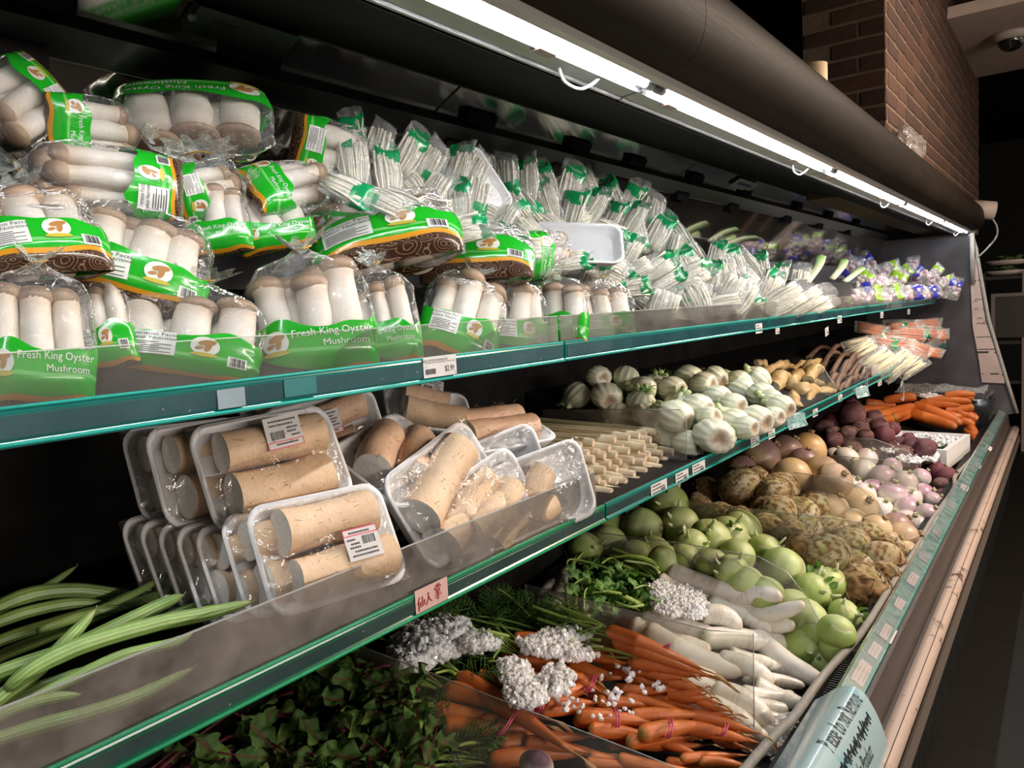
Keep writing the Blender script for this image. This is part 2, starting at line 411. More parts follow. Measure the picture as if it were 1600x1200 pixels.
cpart('duct_edge', MB().add(*prism([(-1.002, H + .4575), (-.997, H + .456), (-.997, H + .460), (-1.002, H + .461)], Y0, YE)), plain('edge_grey', (.22, .22, .21), .4))
# canopy: lip, bulging steel front, top
ang = np.linspace(-2.05, 2.0, 22)
can = [(-.578, H + .372), (-.566, H + .3685), (-.556, H + .372), (-.548, H + .385)]
can += [(-.530 + .046 * math.cos(a) , H + .470 + .080 * math.sin(a)) for a in np.linspace(-1.25, 1.6, 22)]
can += [(-.56, H + .551), (-.60, H + .5525), (-.66, H + .554), (-1.0, H + .556), (-1.27, H + .56)]
for k in range(5):
    cpart('canopy_panel', MB().add(*(lambda q: (q[0], q[1][:-2]))(prism(sheet_prof(can, .004), BRK[k] + .0008, BRK[k + 1] - .0008))), STEEL, smooth=True)
cpart('lamp_channel', MB().add(*prism([(-.612, H + .392), (-.575, H + .385), (-.575, H + .40), (-.612, H + .41)], Y0, YE)), BLACKM)
me = MB().add(*prism(sheet_prof([(-.578, H + .3735), (-.566, H + .3665), (-.556, H + .3705), (-.551, H + .379)], .003), Y0, YE)); cpart('canopy_lip', me, plain('lip_steel', (.42, .41, .40), .3, metal=.6))
# lamps: a thing for every length of tube
LB = [Y0, 1.27, 2.50, 3.73, 4.96, YE - .02]
WIRE = plain('white_wire', (.7, .7, .7), .4); PINKTAB = plain('pink_tab', (.55, .38, .34), .5)
names = ['white tube lamp under the canopy nearest to the mushroom bags', 'white tube lamp under the canopy, second along the case', 'white tube lamp under the canopy, third along the case',
         'white tube lamp under the canopy, fourth along the case', 'white tube lamp at the far clear end of the canopy']
names[0] = 'white tube lamp under the canopy, first along the case above the mushroom bags'
for k in range(5):
    a, b = LB[k] + .004, LB[k + 1] - .004; L = b - a
    lt = thing('tube_lamp', names[k], 'lamp', Matrix.Translation((-.60, a, H + .372)), 'tube lamps under the canopy')
    pr = [(-.068, .000), (-.060, -.0015), (-.022, .002), (-.018, .005), (-.008, .009), (-.008, .020), (-.066, .016)]
    part('housing', MB().add(*prism(pr, 0, L)).mesh('housing', WHITEP, False), lt)
    part('housing_rib', MB().add(*prism([(-.064, -.004), (-.058, -.0045), (-.054, -.002), (-.060, -.001)], 0, L)).mesh('housing_rib', plain('lens_grey', (.5, .5, .5), .3), False), lt)
    part('reflector', MB().add(*prism([(-.024, .001), (-.018, -.002), (-.014, .002), (-.020, .005)], 0, L)).mesh('reflector', WHITEP, False), lt)
    V, f = tube([(.008, .03, .003), (.008, L - .03, .003)], .0067, 12); part('tube', MB().add(V, f).mesh('tube', TUBE), lt, label='glowing white tube')
    for q in (.018, L - .018):
        V, f = tube([(.008, q - .013, .003), (.008, q + .013, .003)], .0078, 12); part('end_cap', MB().add(V, f).mesh('end_cap', WHITEP), lt)
    for q in (L - .32, .10):
        part('clip', MB().add(*boxM(-.030, -.012, q, q + .045, -.003, .003)).mesh('clip', PINKTAB, False), lt, label='pink lamp clip')
    V, f = tube(curve_pts([(-.045, L - .22, .000), (-.048, L - .20, -.016), (-.042, L - .165, -.022), (-.034, L - .14, -.012), (-.028, L - .125, .000)], 16), .0026, 8)
    part('wire', MB().add(V, f).mesh('wire', WIRE), lt)
# black thermometer box and a sticker on the slanted mirror
p, t = atP(378, 42, (-1.085, H + .41, -.494))
th = thing('thermometer_box', 'black thermometer box with small display on the slanted mirror', 'thermometer', Matrix.Translation(p) @ Matrix.Rotation(-.46, 4, 'Y'))
V, f = boxM(-.028, .024, -.085, .085, -.012, .004); part('housing', MB().add(V, f).mesh('housing', BLACK, False), th)
part('window', MB().add(*boxM(-.016, .006, -.055, -.018, -.0135, -.011)).mesh('window', plain('dim_display', (.045, .03, .03), .2), False), th)
V, f = tube([(0, -.085, -.0135), (0, -.085, -.010)], .006, 12); part('sensor', MB().add(V, f).mesh('sensor', plain('grey_knob', (.2, .2, .2), .3)), th)
p, t = atP(1163, 289, (-1.085, H + .41, -.494))
st = thing('mirror_sticker', 'white sticker with a blue line on the slanted mirror', 'sticker', Matrix.Translation(p) @ Matrix.Rotation(-.46, 4, 'Y'))
part('card', MB().add(*boxM(-.026, .026, -.11, .11, -.002, -.001)).mesh('card', PAPER, False), st); part('print_line', MB().add(*boxM(-.004, .010, -.08, .07, -.0027, -.0019)).mesh('print_line', plain('blue_ink', (.05, .08, .3), .5), False), st)

# ---------------------------------------------------------------- shelves with their price rails
UPW = ['holding bags of king oyster mushrooms', 'holding the first white enoki bags', 'holding the last enoki bags and the black carton', 'holding blue and green net bags', 'beside the clear end panel']
MDW = ['holding gourds and yam trays', 'holding lemongrass and fennel', 'holding tan roots and brown sticks', 'holding carrot bags', 'beside the clear end panel']
def shelf(k, x, zt, sl, which, word, teal, lip, ins, hx=.041):
    a, b = BRK[k] + .003, BRK[k + 1] - .003; y0 = a
    s = thing('shelf', f'black {which} shelf section {word}', 'shelf', Matrix.Translation((x, a, zt)), f'{which} shelf sections'); L = b - a
    xb = -1.24 - x; zd = -.012
    part('deck', MB().add(*prism([(-.004, zd - .014), (-.004, zd), (xb, zd + .05 * -xb), (xb, zd + .05 * -xb - .014)], 0, L)).mesh('deck', DECK, False), s)
    part('underside', MB().add(*prism([(-.02, zd - .030), (-.02, zd - .016), (xb, zd + .05 * -xb - .016), (xb, zd - .05)], .01, L - .01)).mesh('underside', BLACK, False), s)
    if sl: part('riser', MB().add(*prism([(-.03, zd + .0025), (xb, zd + .05 * -xb + .001), (xb, zd + sl * -xb)], .505 if k == 1 and which == 'middle' else .0, L)).mesh('riser', DECK, False), s)
    r = part('price_rail', MB().add(*prism([(0, .0), (.004, .0), (.006, -.006), (.004, -hx + .004), (.007, -hx), (-.001, -hx - .001)], 0, L)).mesh('price_rail', teal, False), s, label='green price rail')
    part('rail_insert', MB().add(*prism([(.0058, -.009), (.0066, -.009), (.0058, -hx + .006), (.0048, -hx + .006)], .006, L - .006)).mesh('rail_insert', ins, False), r)
    V, f = tube([(.0065, 0, -hx), (.0065, L, -hx)], .0024, 8); part('rail_lip', MB().add(V, f).mesh('rail_lip', lip), r)
    V, f = tube([(.0045, 0, -.002), (.0045, L, -.002)], .002, 8); part('rail_lip', MB().add(V, f).mesh('rail_lip', lip), r)
    return s, L
def fence(s, L, h, mat, a=0.0):
    o = part('front_guard', MB().add(*boxM(-.006, -.0035, a + .002, L - .002, -.014, h)).mesh('front_guard', mat, False), s, label='clear front guard'); 
    part('guard_edge', MB().add(*boxM(-.0062, -.0033, a + .002, L - .002, h, h + .0012)).mesh('guard_edge', EDGE, False), o)
USH, MSH = [], []
for k in range(5):
    s, L = shelf(k, -.79, H - .060, .35, 'upper', UPW[k], TEAL, TEALLIP, INSERT, .036); USH.append(s); fence(s, L, .048 if k < 3 else .035, ACR)
    s, L = shelf(k, -.716, H - .370, .30 if k else 0, 'middle', MDW[k], GREENP if k == 0 else TEAL, GREENLIP if k == 0 else TEALLIP, INSERT_D, .030); MSH.append(s)
    if k == 0: fence(s, L - .012, .064, ACR_D)
    if k in (3, 4): fence(s, L, .045, ACR_F)
# ---------------------------------------------------------------- bottom front rail and bumper
fr = thing('front_rail', 'teal bottom price rail with clear cover along the case front', 'price rail', Matrix.Translation((-.40, 3, H - .85)))
IF = Matrix.Translation((.40, -3, -H + .85))
def fpart(name, mb, mat, smooth=False, **k): return part(name, mb.mesh(name, mat, smooth), fr, IF, **k)
fpart('rail_body', MB().add(*prism([(-.404, H - .853), (-.400, H - .852), (-.362, H - .876), (-.360, H - .89), (-.404, H - .89)], Y0, YE)), plain('rail_teal', (.03, .22, .20), .3, var=.25, vscale=6, coat=.5))
fpart('inner_edge', MB().add(*prism([(-.414, H - .864), (-.405, H - .853), (-.405, H - .88), (-.414, H - .88)], Y0, YE)), GREYP)
V, f = tube([(-.3665, Y0, H - .871), (-.3665, YE, H - .871)], .0034, 8); fpart('outer_lip', MB().add(V, f), TEALLIP, True)
V, f = tube([(-.400, Y0, H - .8525), (-.400, YE, H - .8525)], .003, 8); fpart('inner_lip', MB().add(V, f), TEALLIP, True)
fpart('clear_cover', MB().add(*prism(sheet_prof([(-.408, H - .853), (-.400, H - .848), (-.384, H - .857), (-.361, H - .872)], .001), Y0, YE)), TAPE)
fpart('kick_panel', MB().add(*prism([(-.360, H - .878), (-.350, H - .880), (-.338, H - .98), (-.345, H - 1.35), (-.362, H - 1.35)], Y0, YE)), PANELB)
bp = thing('bumper_rail', 'beige rounded bumper rail scuffed brown along the case front', 'bumper', Matrix.Translation((-.31, 3, H - .98)))
def scuffed():
    N = NT('scuffed_bumper'); v = N.obj(); n1 = N.noise(26, 6, .7, v).outputs[0]; n2 = N.noise(3., 2, .5, v).outputs[0]
    f = N.math('MULTIPLY', N.mapr(n1, .54, .60), N.mapr(n2, .50, .58))
    c = N.mixc(f, (.42, .315, .26, 1), (.07, .03, .02, 1))
    return N.end(N.n('BsdfPrincipled', {'Base Color': c, 'Roughness': .4}))
V, f = tube([(0, y, 0) for y in np.linspace(Y0 - 3, YE - 3, 20)], .026, 14); part('bumper', MB().add(V, f).mesh('bumper', scuffed()), bp)
part('bumper_base', MB().add(*prism([(-.03, .018), (.012, .024), (.018, -.03), (-.03, -.05)], Y0 - 3, YE - 3)).mesh('bumper_base', PANELB, False), bp)
part('kick_edge', MB().add(*prism([(.020, -.034), (.026, -.032), (.030, -.075), (.022, -.075)], Y0 - 3, YE - 3)).mesh('kick_edge', plain('edge_beige', (.12, .098, .083), .4), False), bp)
# air grille: many slats between the hose and the rail
gr = thing('air_grille', 'black slotted air grille beside the grey hose', 'grille', Matrix.Translation((-.428, 3, H - .884)))
mb = MB()
for y in np.arange(Y0, YE, .012): mb.add(*boxM(-.012, .012, y - 3, y - 2.995, -.012, .006))
part('slats', mb.mesh('slats', BLACK, False), gr, kind='stuff'); part('tray', MB().add(*boxM(-.018, .013, Y0 - 3, YE - 3, -.06, -.012)).mesh('tray', BLACKM, False), gr)
hp = [(1090, 1290), (1205, 1155), (1240, 1120), (1290, 1052), (1345, 990), (1390, 920), (1430, 860), (1455, 815), (1490, 765), (1492, 745), (1508, 728), (1530, 705)]
P = np.array([atZ(x, y, H - .874)[0] for x, y in hp])
V, f = tube(curve_pts(P, 60), .0098, 12); V[:, 2] += 0
hs = thing('hose', 'grey braided hose lying along the bottom price rail', 'hose', me=MB().add(V, f).mesh('hose', plain('grey_hose', (.30, .28, .25), .55, var=.15, bump=.5, bscale=300)))

# ---------------------------------------------------------------- far end: clear panel, printed strip, night curtain roller
def poly_plate(name, pts, y, th, mat, parent=None):
    n = len(pts); V = [(x, y, z) for x, z in pts] + [(x, y + th, z) for x, z in pts]
    f = [(i, (i + 1) % n, (i + 1) % n + n, i + n) for i in range(n)] + [tuple(range(n))[::-1], tuple(range(n, 2 * n))]
    return part(name, MB().add(V, f).mesh(name, mat, False), parent)
ep = thing('end_panel', 'clear end panel with painted glare haze closing the far end of the case', 'panel')
edge = [(-.570, H + .37), (-.540, H + .26), (-.534, H + .211), (-.466, H - .23), (-.353, H - .671), (-.300, H - .87)]
poly_plate('clear_sheet', [(-1.24, H - .60), (-1.24, H + .37)] + edge + [(-.44, H - .90)], 6.20, .006, acrylic('end_sheet', .13, (.40, .38, .42), (.9, .9, .92), .15, 2.5), ep)  # the haze in this sheet's colour stands in for glare
V, f = tube([(x, 6.19, z) for x, z in edge], .012, 10); part('edge_trim', MB().add(V, f).mesh('edge_trim', GREYP), ep)
inn = [(-.575, H + .25), (-.572, H + .02), (-.560, H - .271), (-.520, H - .52), (-.505, H - .66)]
sp = thing('printed_strip', 'pale pink printed cardboard strip on the clear end panel', 'strip')
poly_plate('strip', inn + [(-.372, H - .665), (-.353 - .02, H - .64), (-.466 - .018, H - .23), (-.530 - .014, H + .20)], 6.185, .004, plain('strip_card', (.50, .38, .35), .6, var=.15, vscale=8), sp)
mb = MB()
for (x, z, w, h) in [(-.49, H - .345, .10, .004), (-.47, H - .43, .12, .005), (-.50, H - .45, .07, .012), (-.415, H - .452, .03, .01), (-.43, H - .60, .05, .008), (-.50, H - .60, .007, .008), (-.385, H - .605, .007, .008), (-.545, H + .04, .012, .008), (-.52, H + .045, .016, .008)]:
    mb.add(*boxM(x - w / 2, x + w / 2, 6.183, 6.1845, z - h / 2, z + h / 2))
for j in range(14):
    r = rs(40 + j); x, z = -.515 + r.uniform(-.03, .04), H - .17 + r.uniform(-.09, .09)
    V, f = tube([(x - .012, 6.184, z - .006), (x, 6.184, z + .006), (x + .012, 6.184, z - .003)], .0015, 4); mb.add(V, f)
part('print', mb.mesh('print', INK, False), sp)
ro = thing('curtain_roller', 'white night curtain roller on a black bracket at the canopy end', 'roller')
V, f = tube([(-.56, 6.10, H + .525), (-.43, 6.14, H + .50)], .060, 24); part('roll', MB().add(V, f).mesh('roll', plain('roller_white', (.50, .42, .38), .5)), ro)
V, f = tube([(-.575, 6.095, H + .53), (-.555, 6.10, H + .525)], .040, 20); part('hub', MB().add(V, f).mesh('hub', BLACK), ro)
part('bracket', MB().add(*boxM(-.74, -.55, 6.05, 6.07, H + .545, H + .575)).mesh('bracket', BLACK, False), ro)
V, f = tube([(-.555, 6.12, H + .50), (-.560, 6.16, H + .36), (-.562, 6.17, H + .22), (-.56, 6.175, H + .02)], .015, 8, flat=.3); part('pull_band', MB().add(V, f).mesh('pull_band', GREYP), ro)
V, f = tube(curve_pts([(-.45, 6.15, H + .46), (-.42, 6.16, H + .40), (-.42, 6.16, H + .33), (-.47, 6.17, H + .26), (-.53, 6.18, H + .20)], 16), .006, 8); part('cord', MB().add(V, f).mesh('cord', GREYP), ro)
# a rack with trays of greens far behind
p, t = atY(1560, 480, 8.2)
rk = thing('steel_rack', 'dark wire rack with pale posts far behind the case end', 'rack', Matrix.Translation((p[0], 8.2, 0)))
z1 = atY(1560, 432, 8.2)[0][2]; z2 = atY(1560, 530, 8.2)[0][2]
RK = plain('rack_dark', (.03, .028, .026), .5); RKP = plain('rack_pale', (.30, .22, .19), .5)
for z in (z1, z2, z2 - .35): part('rack_shelf', MB().add(*boxM(-.16, .9, -.25, .25, z - .03, z)).mesh('rack_shelf', RK, False), rk)
for (x, y) in ((.19, -.25), (.85, -.25), (-.15, .25), (.85, .25)): part('post', MB().add(*boxM(x, x + .03, y - .015, y + .015, .0, z1 + .04)).mesh('post', RKP, False), rk)
x0 = atY(1556, 470, 8.0)[0][0] - p[0]; zt = atY(1560, 464, 8.0)[0][2]; zb = atY(1560, 527, 8.0)[0][2]
fm = thing('framed_board', 'dark board in a pale frame leaning on the rack', 'board', Matrix.Translation((p[0], 7.93, zb)))
part('board', MB().add(*boxM(x0, x0 + .30, 0, .01, 0, zt - zb)).mesh('board', plain('board_grey', (.05, .045, .04), .5), False), fm)
for b in (boxM(x0 - .03, x0, -.01, .012, 0, zt - zb + .03), boxM(x0, x0 + .30, -.01, .012, zt - zb, zt - zb + .03)): part('frame', MB().add(*b).mesh('frame', plain('frame_grey', (.22, .19, .17), .5), False), fm)
LEAFG = veg('far_greens', .5, var=.3)
for k, (px, py, lab) in enumerate(((1573, 410, 'white tray of greens, topmost on the dark wire rack'), (1572, 426, 'white tray of greens under another tray on the dark wire rack'))):
    q, t = atY(px, py, 8.05); tr = thing('greens_tray', lab, 'tray', Matrix.Translation((q[0], 8.05, q[2])), 'trays of greens on the far rack')
    V, f = tube([(0, 0, -.02), (0, 0, -.018), (0, 0, .018), (0, 0, .012)], [.10, .12, .17, .155], 24); part('tray', MB().add(V * [1, .7, 1], f).mesh('tray', plain('tray_white', (.6, .5, .46), .5)), tr)
    r = rs(70 + k)
    for j in range(14):
        a = r.rand() * 6.28; c = np.array([.10 * math.cos(a) * r.rand(), .06 * math.sin(a), .02 + .03 * r.rand()])
        V, f, d = blob(8, 6, lambda d: d * [.035, .03, .014] + .004 * noise(d, 3, j)[:, None]); part('leaf', MB().add(V + c, f, (.05, .10, .03)).mesh('leaf', LEAFG), tr)
# crumpled film and a small cup on the canopy
FILM = film('clear_film', .07)
FILM_FAR = film('dull_film', .10, (.9, .85, .82))
def crumple(name, label, M, s, seed, mat=None, group=None):
    V, f, d = blob(36, 22, lambda d: d * s * (1 + .28 * noise(d, 3.2, seed) + .22 * np.abs(noise(d, 7, seed + 1)))[:, None])
    return thing(name, label, 'plastic film', M, group, MB().add(V, f).mesh(name, mat or FILM))
p, t = atX(1418, 238, -.56); crumple('crumpled_film', 'crumpled clear plastic bag lying on the canopy by the bricks', Matrix.Translation(p), np.array([.05, .15, .09]), 3, FILM_FAR)
p, t = atX(1272, 126, -.60)
cu = thing('paper_roll', 'small beige paper roll standing on the steel canopy', 'roll', Matrix.Translation(p))
V, f = tube([(0, 0, -.05), (0, 0, .043)], .036, 20); part('roll', MB().add(V, f).mesh('roll', plain('beige_paper', (.62, .45, .26), .7)), cu); V, f = tube([(0, 0, .0425), (0, 0, .044)], .012, 12); part('core', MB().add(V, f).mesh('core', plain('core_grey', (.2, .15, .1), .8)), cu)
# ---------------------------------------------------------------- fittings that belong to the case are its parts
def absorb(o):
    for k in ('label', 'category', 'group'):
        if k in o: del o[k]
    o.parent = case; o.matrix_parent_inverse = Matrix.Translation((-.8, 3, 0)).inverted()
for o in (fr, bp, gr, ep): absorb(o)

# ---------------------------------------------------------------- mushroom bags
MUSH = veg('mushroom_flesh', .55, .15, 60, .06, 30)
CAPM = veg('mushroom_cap', .5, .2, 90, .18, 35)
BAGFILM = film('bag_film', .03, bump=1.8, bscale=38., refl=.9, base=.06, rough=.05)
POUCH = film('pouch_film', .13, bump=.9, bscale=40., refl=.8, base=.05, hazecol=(.8, .82, .80))
TUFT = film('tuft_film', .22, bump=.5, bscale=60., refl=.8, base=.10, hazecol=(.75, .80, .74))
def band_mat(k):
    N = NT('printed_band'); uv = N.n('UVMap').outputs[0]; s = N.n('SeparateXYZ', {0: uv}); u, v = s.outputs[0], s.outputs[1]
    sw = N.n('TexVoronoi', {'Vector': uv, 'Scale': 26.}, feature='F1').outputs['Distance']
    swl = N.mapr(N.math('ABSOLUTE', N.math('SUBTRACT', N.math('FRACT', N.math('MULTIPLY', sw, 4.0)), .5)), .38, .46)
    brown = N.mixc(swl, (.045, .018, .010, 1), (.26, .17, .09, 1))
    wv = N.math('MULTIPLY', N.math('SINE', N.math('MULTIPLY', u, 34.)), .008)
    vv = N.math('ADD', v, wv)
    g2 = N.math('MULTIPLY', N.math('GREATER_THAN', vv, .165), N.math('LESS_THAN', vv, .192))
    green = N.mixc(N.math('MULTIPLY', g2, .55), (.012, .36, .016, 1), (.25, .62, .22, 1))
    c = N.mixc(N.math('GREATER_THAN', vv, .085 * k), brown, (.62, .27, .012, 1))
    c = N.mixc(N.math('GREATER_THAN', vv, .085 * k + .03), c, green)
    return N.end(N.n('BsdfPrincipled', {'Base Color': c, 'Roughness': .22, 'Coat Weight': .6, 'Coat Roughness': .08,
            'Normal': N.n('Bump', {'Strength': .5, 'Distance': .004, 'Height': N.noise(26, 3, .5, N.obj()).outputs[0]}).outputs[0]}))
BANDS = [band_mat(.25), band_mat(1.0)]
ENG = plain('green_print', (.006, .25, .075), .25, coat=.6, var=.2, bump=.5, bscale=40)
BLUEP = plain('blue_print', (.03, .03, .33), .3, coat=.6, var=.2); LIME = plain('lime_print', (.22, .42, .02), .3, coat=.6, var=.2)
PWHITE = plain('print_white', (.68, .68, .64), .35, coat=.4); PBROWN = plain('print_brown', (.36, .17, .04), .4); PYEL = plain('print_yellow', (.45, .38, .03), .4)
GOLD = plain('gold_tie', (.55, .32, .06), .3, metal=.6)
def spow(x, p): return np.sign(x) * np.abs(x) ** p
class BagSurf:
    def __init__(s, seed, w=.08, L=.20, b=.044, neck=True, noise_amp=.0035, crease=.0055):
        s.seed, s.L, s.neck = seed, L, neck; s.w, s.b, s.na, s.cr = w, b, noise_amp, crease
        if neck:
            s.va = [0, .06, .3, .72, .86, .95, 1.]; s.a = np.array([.93, .96, 1., .97, .72, .28, .14]) * w
            s.vb = [0, .05, .14, .35, .65, .85, .95, 1.]; s.bb = np.array([.10, .55, .88, 1., 1., .72, .30, .22]) * b
        else:
            s.va = [0, .05, .2, .8, .95, 1.]; s.a = np.array([.9, .88, .97, .93, .86, .88]) * w
            s.vb = [0, .06, .2, .5, .8, .93, 1.]; s.bb = np.array([.04, .16, .75, 1., .75, .2, .04]) * b
    def at(s, u, v, off=0.0):
        a = np.interp(v, s.va, s.a); b = np.interp(v, s.vb, s.bb)
        x = a * spow(np.cos(u), .82); z = b * spow(np.sin(u), .82); y = s.L * v
        P = np.stack([x, y, z], -1)
        N = np.stack([np.cos(u) * b, 0 * u, np.sin(u) * a + 1e-6], -1); N /= np.linalg.norm(N, axis=-1)[..., None]
        k = sstep(.42, 1., v) if s.neck else np.clip(np.maximum(sstep(.7, 1., v), sstep(.3, 0., v)), 0, 1)
        d = s.na * (noise(P.reshape(-1, 3), 26, s.seed).reshape(u.shape) + .9 * (1 - 2 * np.abs(noise(P.reshape(-1, 3), 19, s.seed + 5).reshape(u.shape))))
        d = d * (.25 + .75 * sstep(.1, .4, v)) + s.cr * k * np.sin(u * 11 + 3 * np.sin(u * 2 + s.seed) + 9 * v) * (a / s.w) ** .5
        sc = np.minimum(1, (a / s.w) * 1.4)
        return P + N * (d * sc + off)[..., None]
    def xy(s, x, y, off=.0012):
        """points given flat on the front face -> on the bag"""
        v = np.asarray(y) / s.L; a = np.interp(v, s.va, s.a); c = np.clip(np.asarray(x) / a, -.985, .985)
        return s.at(np.arccos(spow(c, 1 / .82)), v, off)
def text_flat(txt, size, squash=1.0):
    cu = bpy.data.curves.new('t', 'FONT'); cu.body = txt; cu.size = size; cu.align_x = 'CENTER'; cu.resolution_u = 2
    o = bpy.data.objects.new('t', cu); COL.objects.link(o); dg = bpy.context.evaluated_depsgraph_get()
    me = o.evaluated_get(dg).to_mesh(); V = np.array([v.co[:2] for v in me.vertices]).reshape(-1, 2); Fs = [tuple(p.vertices) for p in me.polygons]
    o.evaluated_get(dg).to_mesh_clear(); bpy.data.objects.remove(o); bpy.data.curves.remove(cu)
    return V * [squash, 1.], Fs
def ellipse_flat(cx, cy, rx, ry, n=20, rot=0.0):
    a = np.linspace(0, 2 * math.pi, n, endpoint=False); x, y = rx * np.cos(a), ry * np.sin(a)
    V = np.stack([cx + x * math.cos(rot) - y * math.sin(rot), cy + x * math.sin(rot) + y * math.cos(rot)], 1)
    V = np.concatenate([V, [[cx, cy]]]); return V, [(i, (i + 1) % n, n) for i in range(n)]
def rect_flat(x0, x1, y0, y1, nx=6, ny=3):
    X, Y = np.meshgrid(np.linspace(x0, x1, nx), np.linspace(y0, y1, ny)); return np.stack([X.ravel(), Y.ravel()], 1), gridF(nx, ny, False)
def mushroom_meshes(seed):
    r = rs(seed); n = 18; t = np.linspace(0, 1, 15); R = np.interp(t, [0, .08, .40, .62, .9, 1.], [.66, .92, 1.1, 1.06, .98, 1.06]) * .0222
    bend = r.uniform(-.012, .012, 2); P = np.stack([bend[0] * t ** 2, t * .135, bend[1] * t ** 2], 1)
    V, f = tube(P, R, n); V = V + .0014 * noise(V, 60, seed)[:, None]
    tt = np.repeat(t, n); C = mix((.54, .47, .38), (.645, .59, .52), sstep(.0, .3, tt)); C = mix(C, (.48, .37, .27), sstep(.66, .98, tt) * .85); C = mix(C, (.55, .47, .38), .5 * sstep(.2, .8, noise(V, 35, seed + 20)))
    st = MB().add(V, f, C).mesh('mushroom', MUSH)
    c = np.array([bend[0], .135, bend[1]]); prof = [(.021, -.008), (.0275, -.004), (.0292, .003), (.0265, .011), (.020, .0165), (.010, .0195), (.002, .0205)]
    V = np.concatenate([[(q * math.cos(a), h, q * math.sin(a) * .9) for a in np.arange(20) * 2 * math.pi / 20] for q, h in prof]); V = np.array(V)
    V = V * (1 + .06 * noise(V, 30, seed + 3))[:, None] + [r.uniform(-.004, .004), 0, r.uniform(-.002, .005)]
    h = np.repeat([p[1] for p in prof], 20); C = mix((.40, .27, .17), (.165, .10, .062), sstep(-.006, .014, h)); C = mix(C, (.16, .10, .07), .5 * sstep(.1, .6, noise(V, 50, seed + 7)))
    cap = MB().add(V + c, gridF(20, 7) + [tuple(range(120, 140))], C).mesh('cap', CAPM)
    return st, cap
MUSHES = [mushroom_meshes(k) for k in range(4)]
def tuft_mesh(seed, R=.030):
    r = rs(seed); nu, nv = 44, 5; V = []
    for j in range(nv):
        t = j / (nv - 1.)
        for i in range(nu):
            a = 2 * math.pi * i / nu; k = math.sin(a * 11 + seed) * .22 * t; q = .006 + R * t ** .8 * (1 + k + .12 * math.sin(3 * a + seed))
            V.append((q * math.cos(a), .004 + .022 * t + .012 * k * 2 + .006 * math.sin(2 * a + seed), q * math.sin(a) * .8))
    return MB().add(V, gridF(nu, nv)).mesh('tuft', TUFT)
TUFTS = [tuft_mesh(k) for k in range(3)]
V, f = tube([(-.012, -.002, .004), (-.004, .001, .008), (.004, .001, .008), (.014, .006, .006)], .0016, 5); TIE = MB().add(V, f).mesh('tie', GOLD)
def faces_obj(V, F, mask, mat, name, U=None):
    keep = [fc for fc, m in zip(F, mask) if m]; idx = sorted({i for fc in keep for i in fc}); mp = {j: i for i, j in enumerate(idx)}
    return MB().add(V[idx], [tuple(mp[i] for i in fc) for fc in keep], None, None if U is None else U[idx]).mesh(name, mat)
def oyster_kind(seed, kind, wide):
    S = BagSurf(seed); nu, nv = 52, 38; u = np.arange(nu) * 2 * math.pi / nu; v = np.linspace(0, 1, nv) ** .9
    J = 14; eu = .37 + .035 * np.sin(u * 3 + seed) + .02 * np.sin(u * 7)                      # the top edge of the print runs along a grid row
    Vg = np.stack([eu * (j / J) if j <= J else eu + (1 - eu) * ((j - J) / (nv - 1. - J)) for j in range(nv)]); Ug = np.tile(u, (nv, 1)); P = S.at(Ug, Vg).reshape(-1, 3); Fq = gridF(nu, nv)
    fv = np.repeat(np.arange(nv - 1), nu) + .5; edge = J
    UV = np.stack([Ug.ravel() / 6.2832, Vg.ravel()], 1)
    items = [('bag_film', faces_obj(P, Fq, fv >= edge, BAGFILM, 'bag_film'), []), ]
    over = []
    def flat(nm, mat, lst, off=.0014):
        mb = MB()
        for V2, F2 in lst: mb.add(S.xy(V2[:, 0], V2[:, 1], off), F2)
        over.append((nm, mb.mesh(nm, mat)))
    if kind == 0:
        T1 = text_flat('Fresh King Oyster', .0150, .92); T2 = text_flat('Mushroom', .0135)
        flat('lettering', PWHITE, [(T1[0] + [.018, .054], T1[1]), (T2[0] + [.034, .038], T2[1])], .0018)
        lx, ly = -.052, .050
    else:
        T1 = text_flat('Nutrition Facts', .0085); T2 = text_flat('Valeur Nutritive', .0080)
        flat('nutrition_panel', PWHITE, [rect_flat(-.062, -.012, .028, .068)])
        rows = [rect_flat(-.059, -.016 - .012 * (q % 2), .031 + .0034 * q, .0322 + .0034 * q, 5, 2) for q in range(6)]
        flat('panel_print', INK, [(T1[0] + [-.037, .0605], T1[1]), (T2[0] + [-.037, .0535], T2[1])] + rows, .0020)
        flat('barcode', INK, [rect_flat(.046 + .0017 * q, .0468 + .0017 * q + .0004 * (q % 3), .026, .040, 2, 2) for q in range(9)], .0022)
        flat('barcode_label', PWHITE, [rect_flat(.043, .0635, .024, .042)], .0016); lx, ly = .018, .052
    flat('logo_disc', PWHITE, [ellipse_flat(lx, ly, .0155, .0165)], .0015)
    flat('logo_mushroom', PBROWN, [ellipse_flat(lx + .002, ly + .006, .010, .0048, rot=.3), ellipse_flat(lx + .003, ly - .002, .0035, .008, 12, -.2), ellipse_flat(lx - .006, ly - .004, .005, .0028, 12, .4)], .0020)
    flat('logo_ribbon', PYEL, [ellipse_flat(lx, ly - .015, .015, .0035, 16)], .0020)
    items.append(('printed_band', faces_obj(P, Fq, fv < edge, BANDS[wide], 'printed_band', UV), over))
    return S, items
KINDS = [oyster_kind(1, 0, 0), oyster_kind(2, 1, 1), oyster_kind(3, 0, 0), oyster_kind(4, 1, 1), oyster_kind(5, 1, 0)]
bags = []
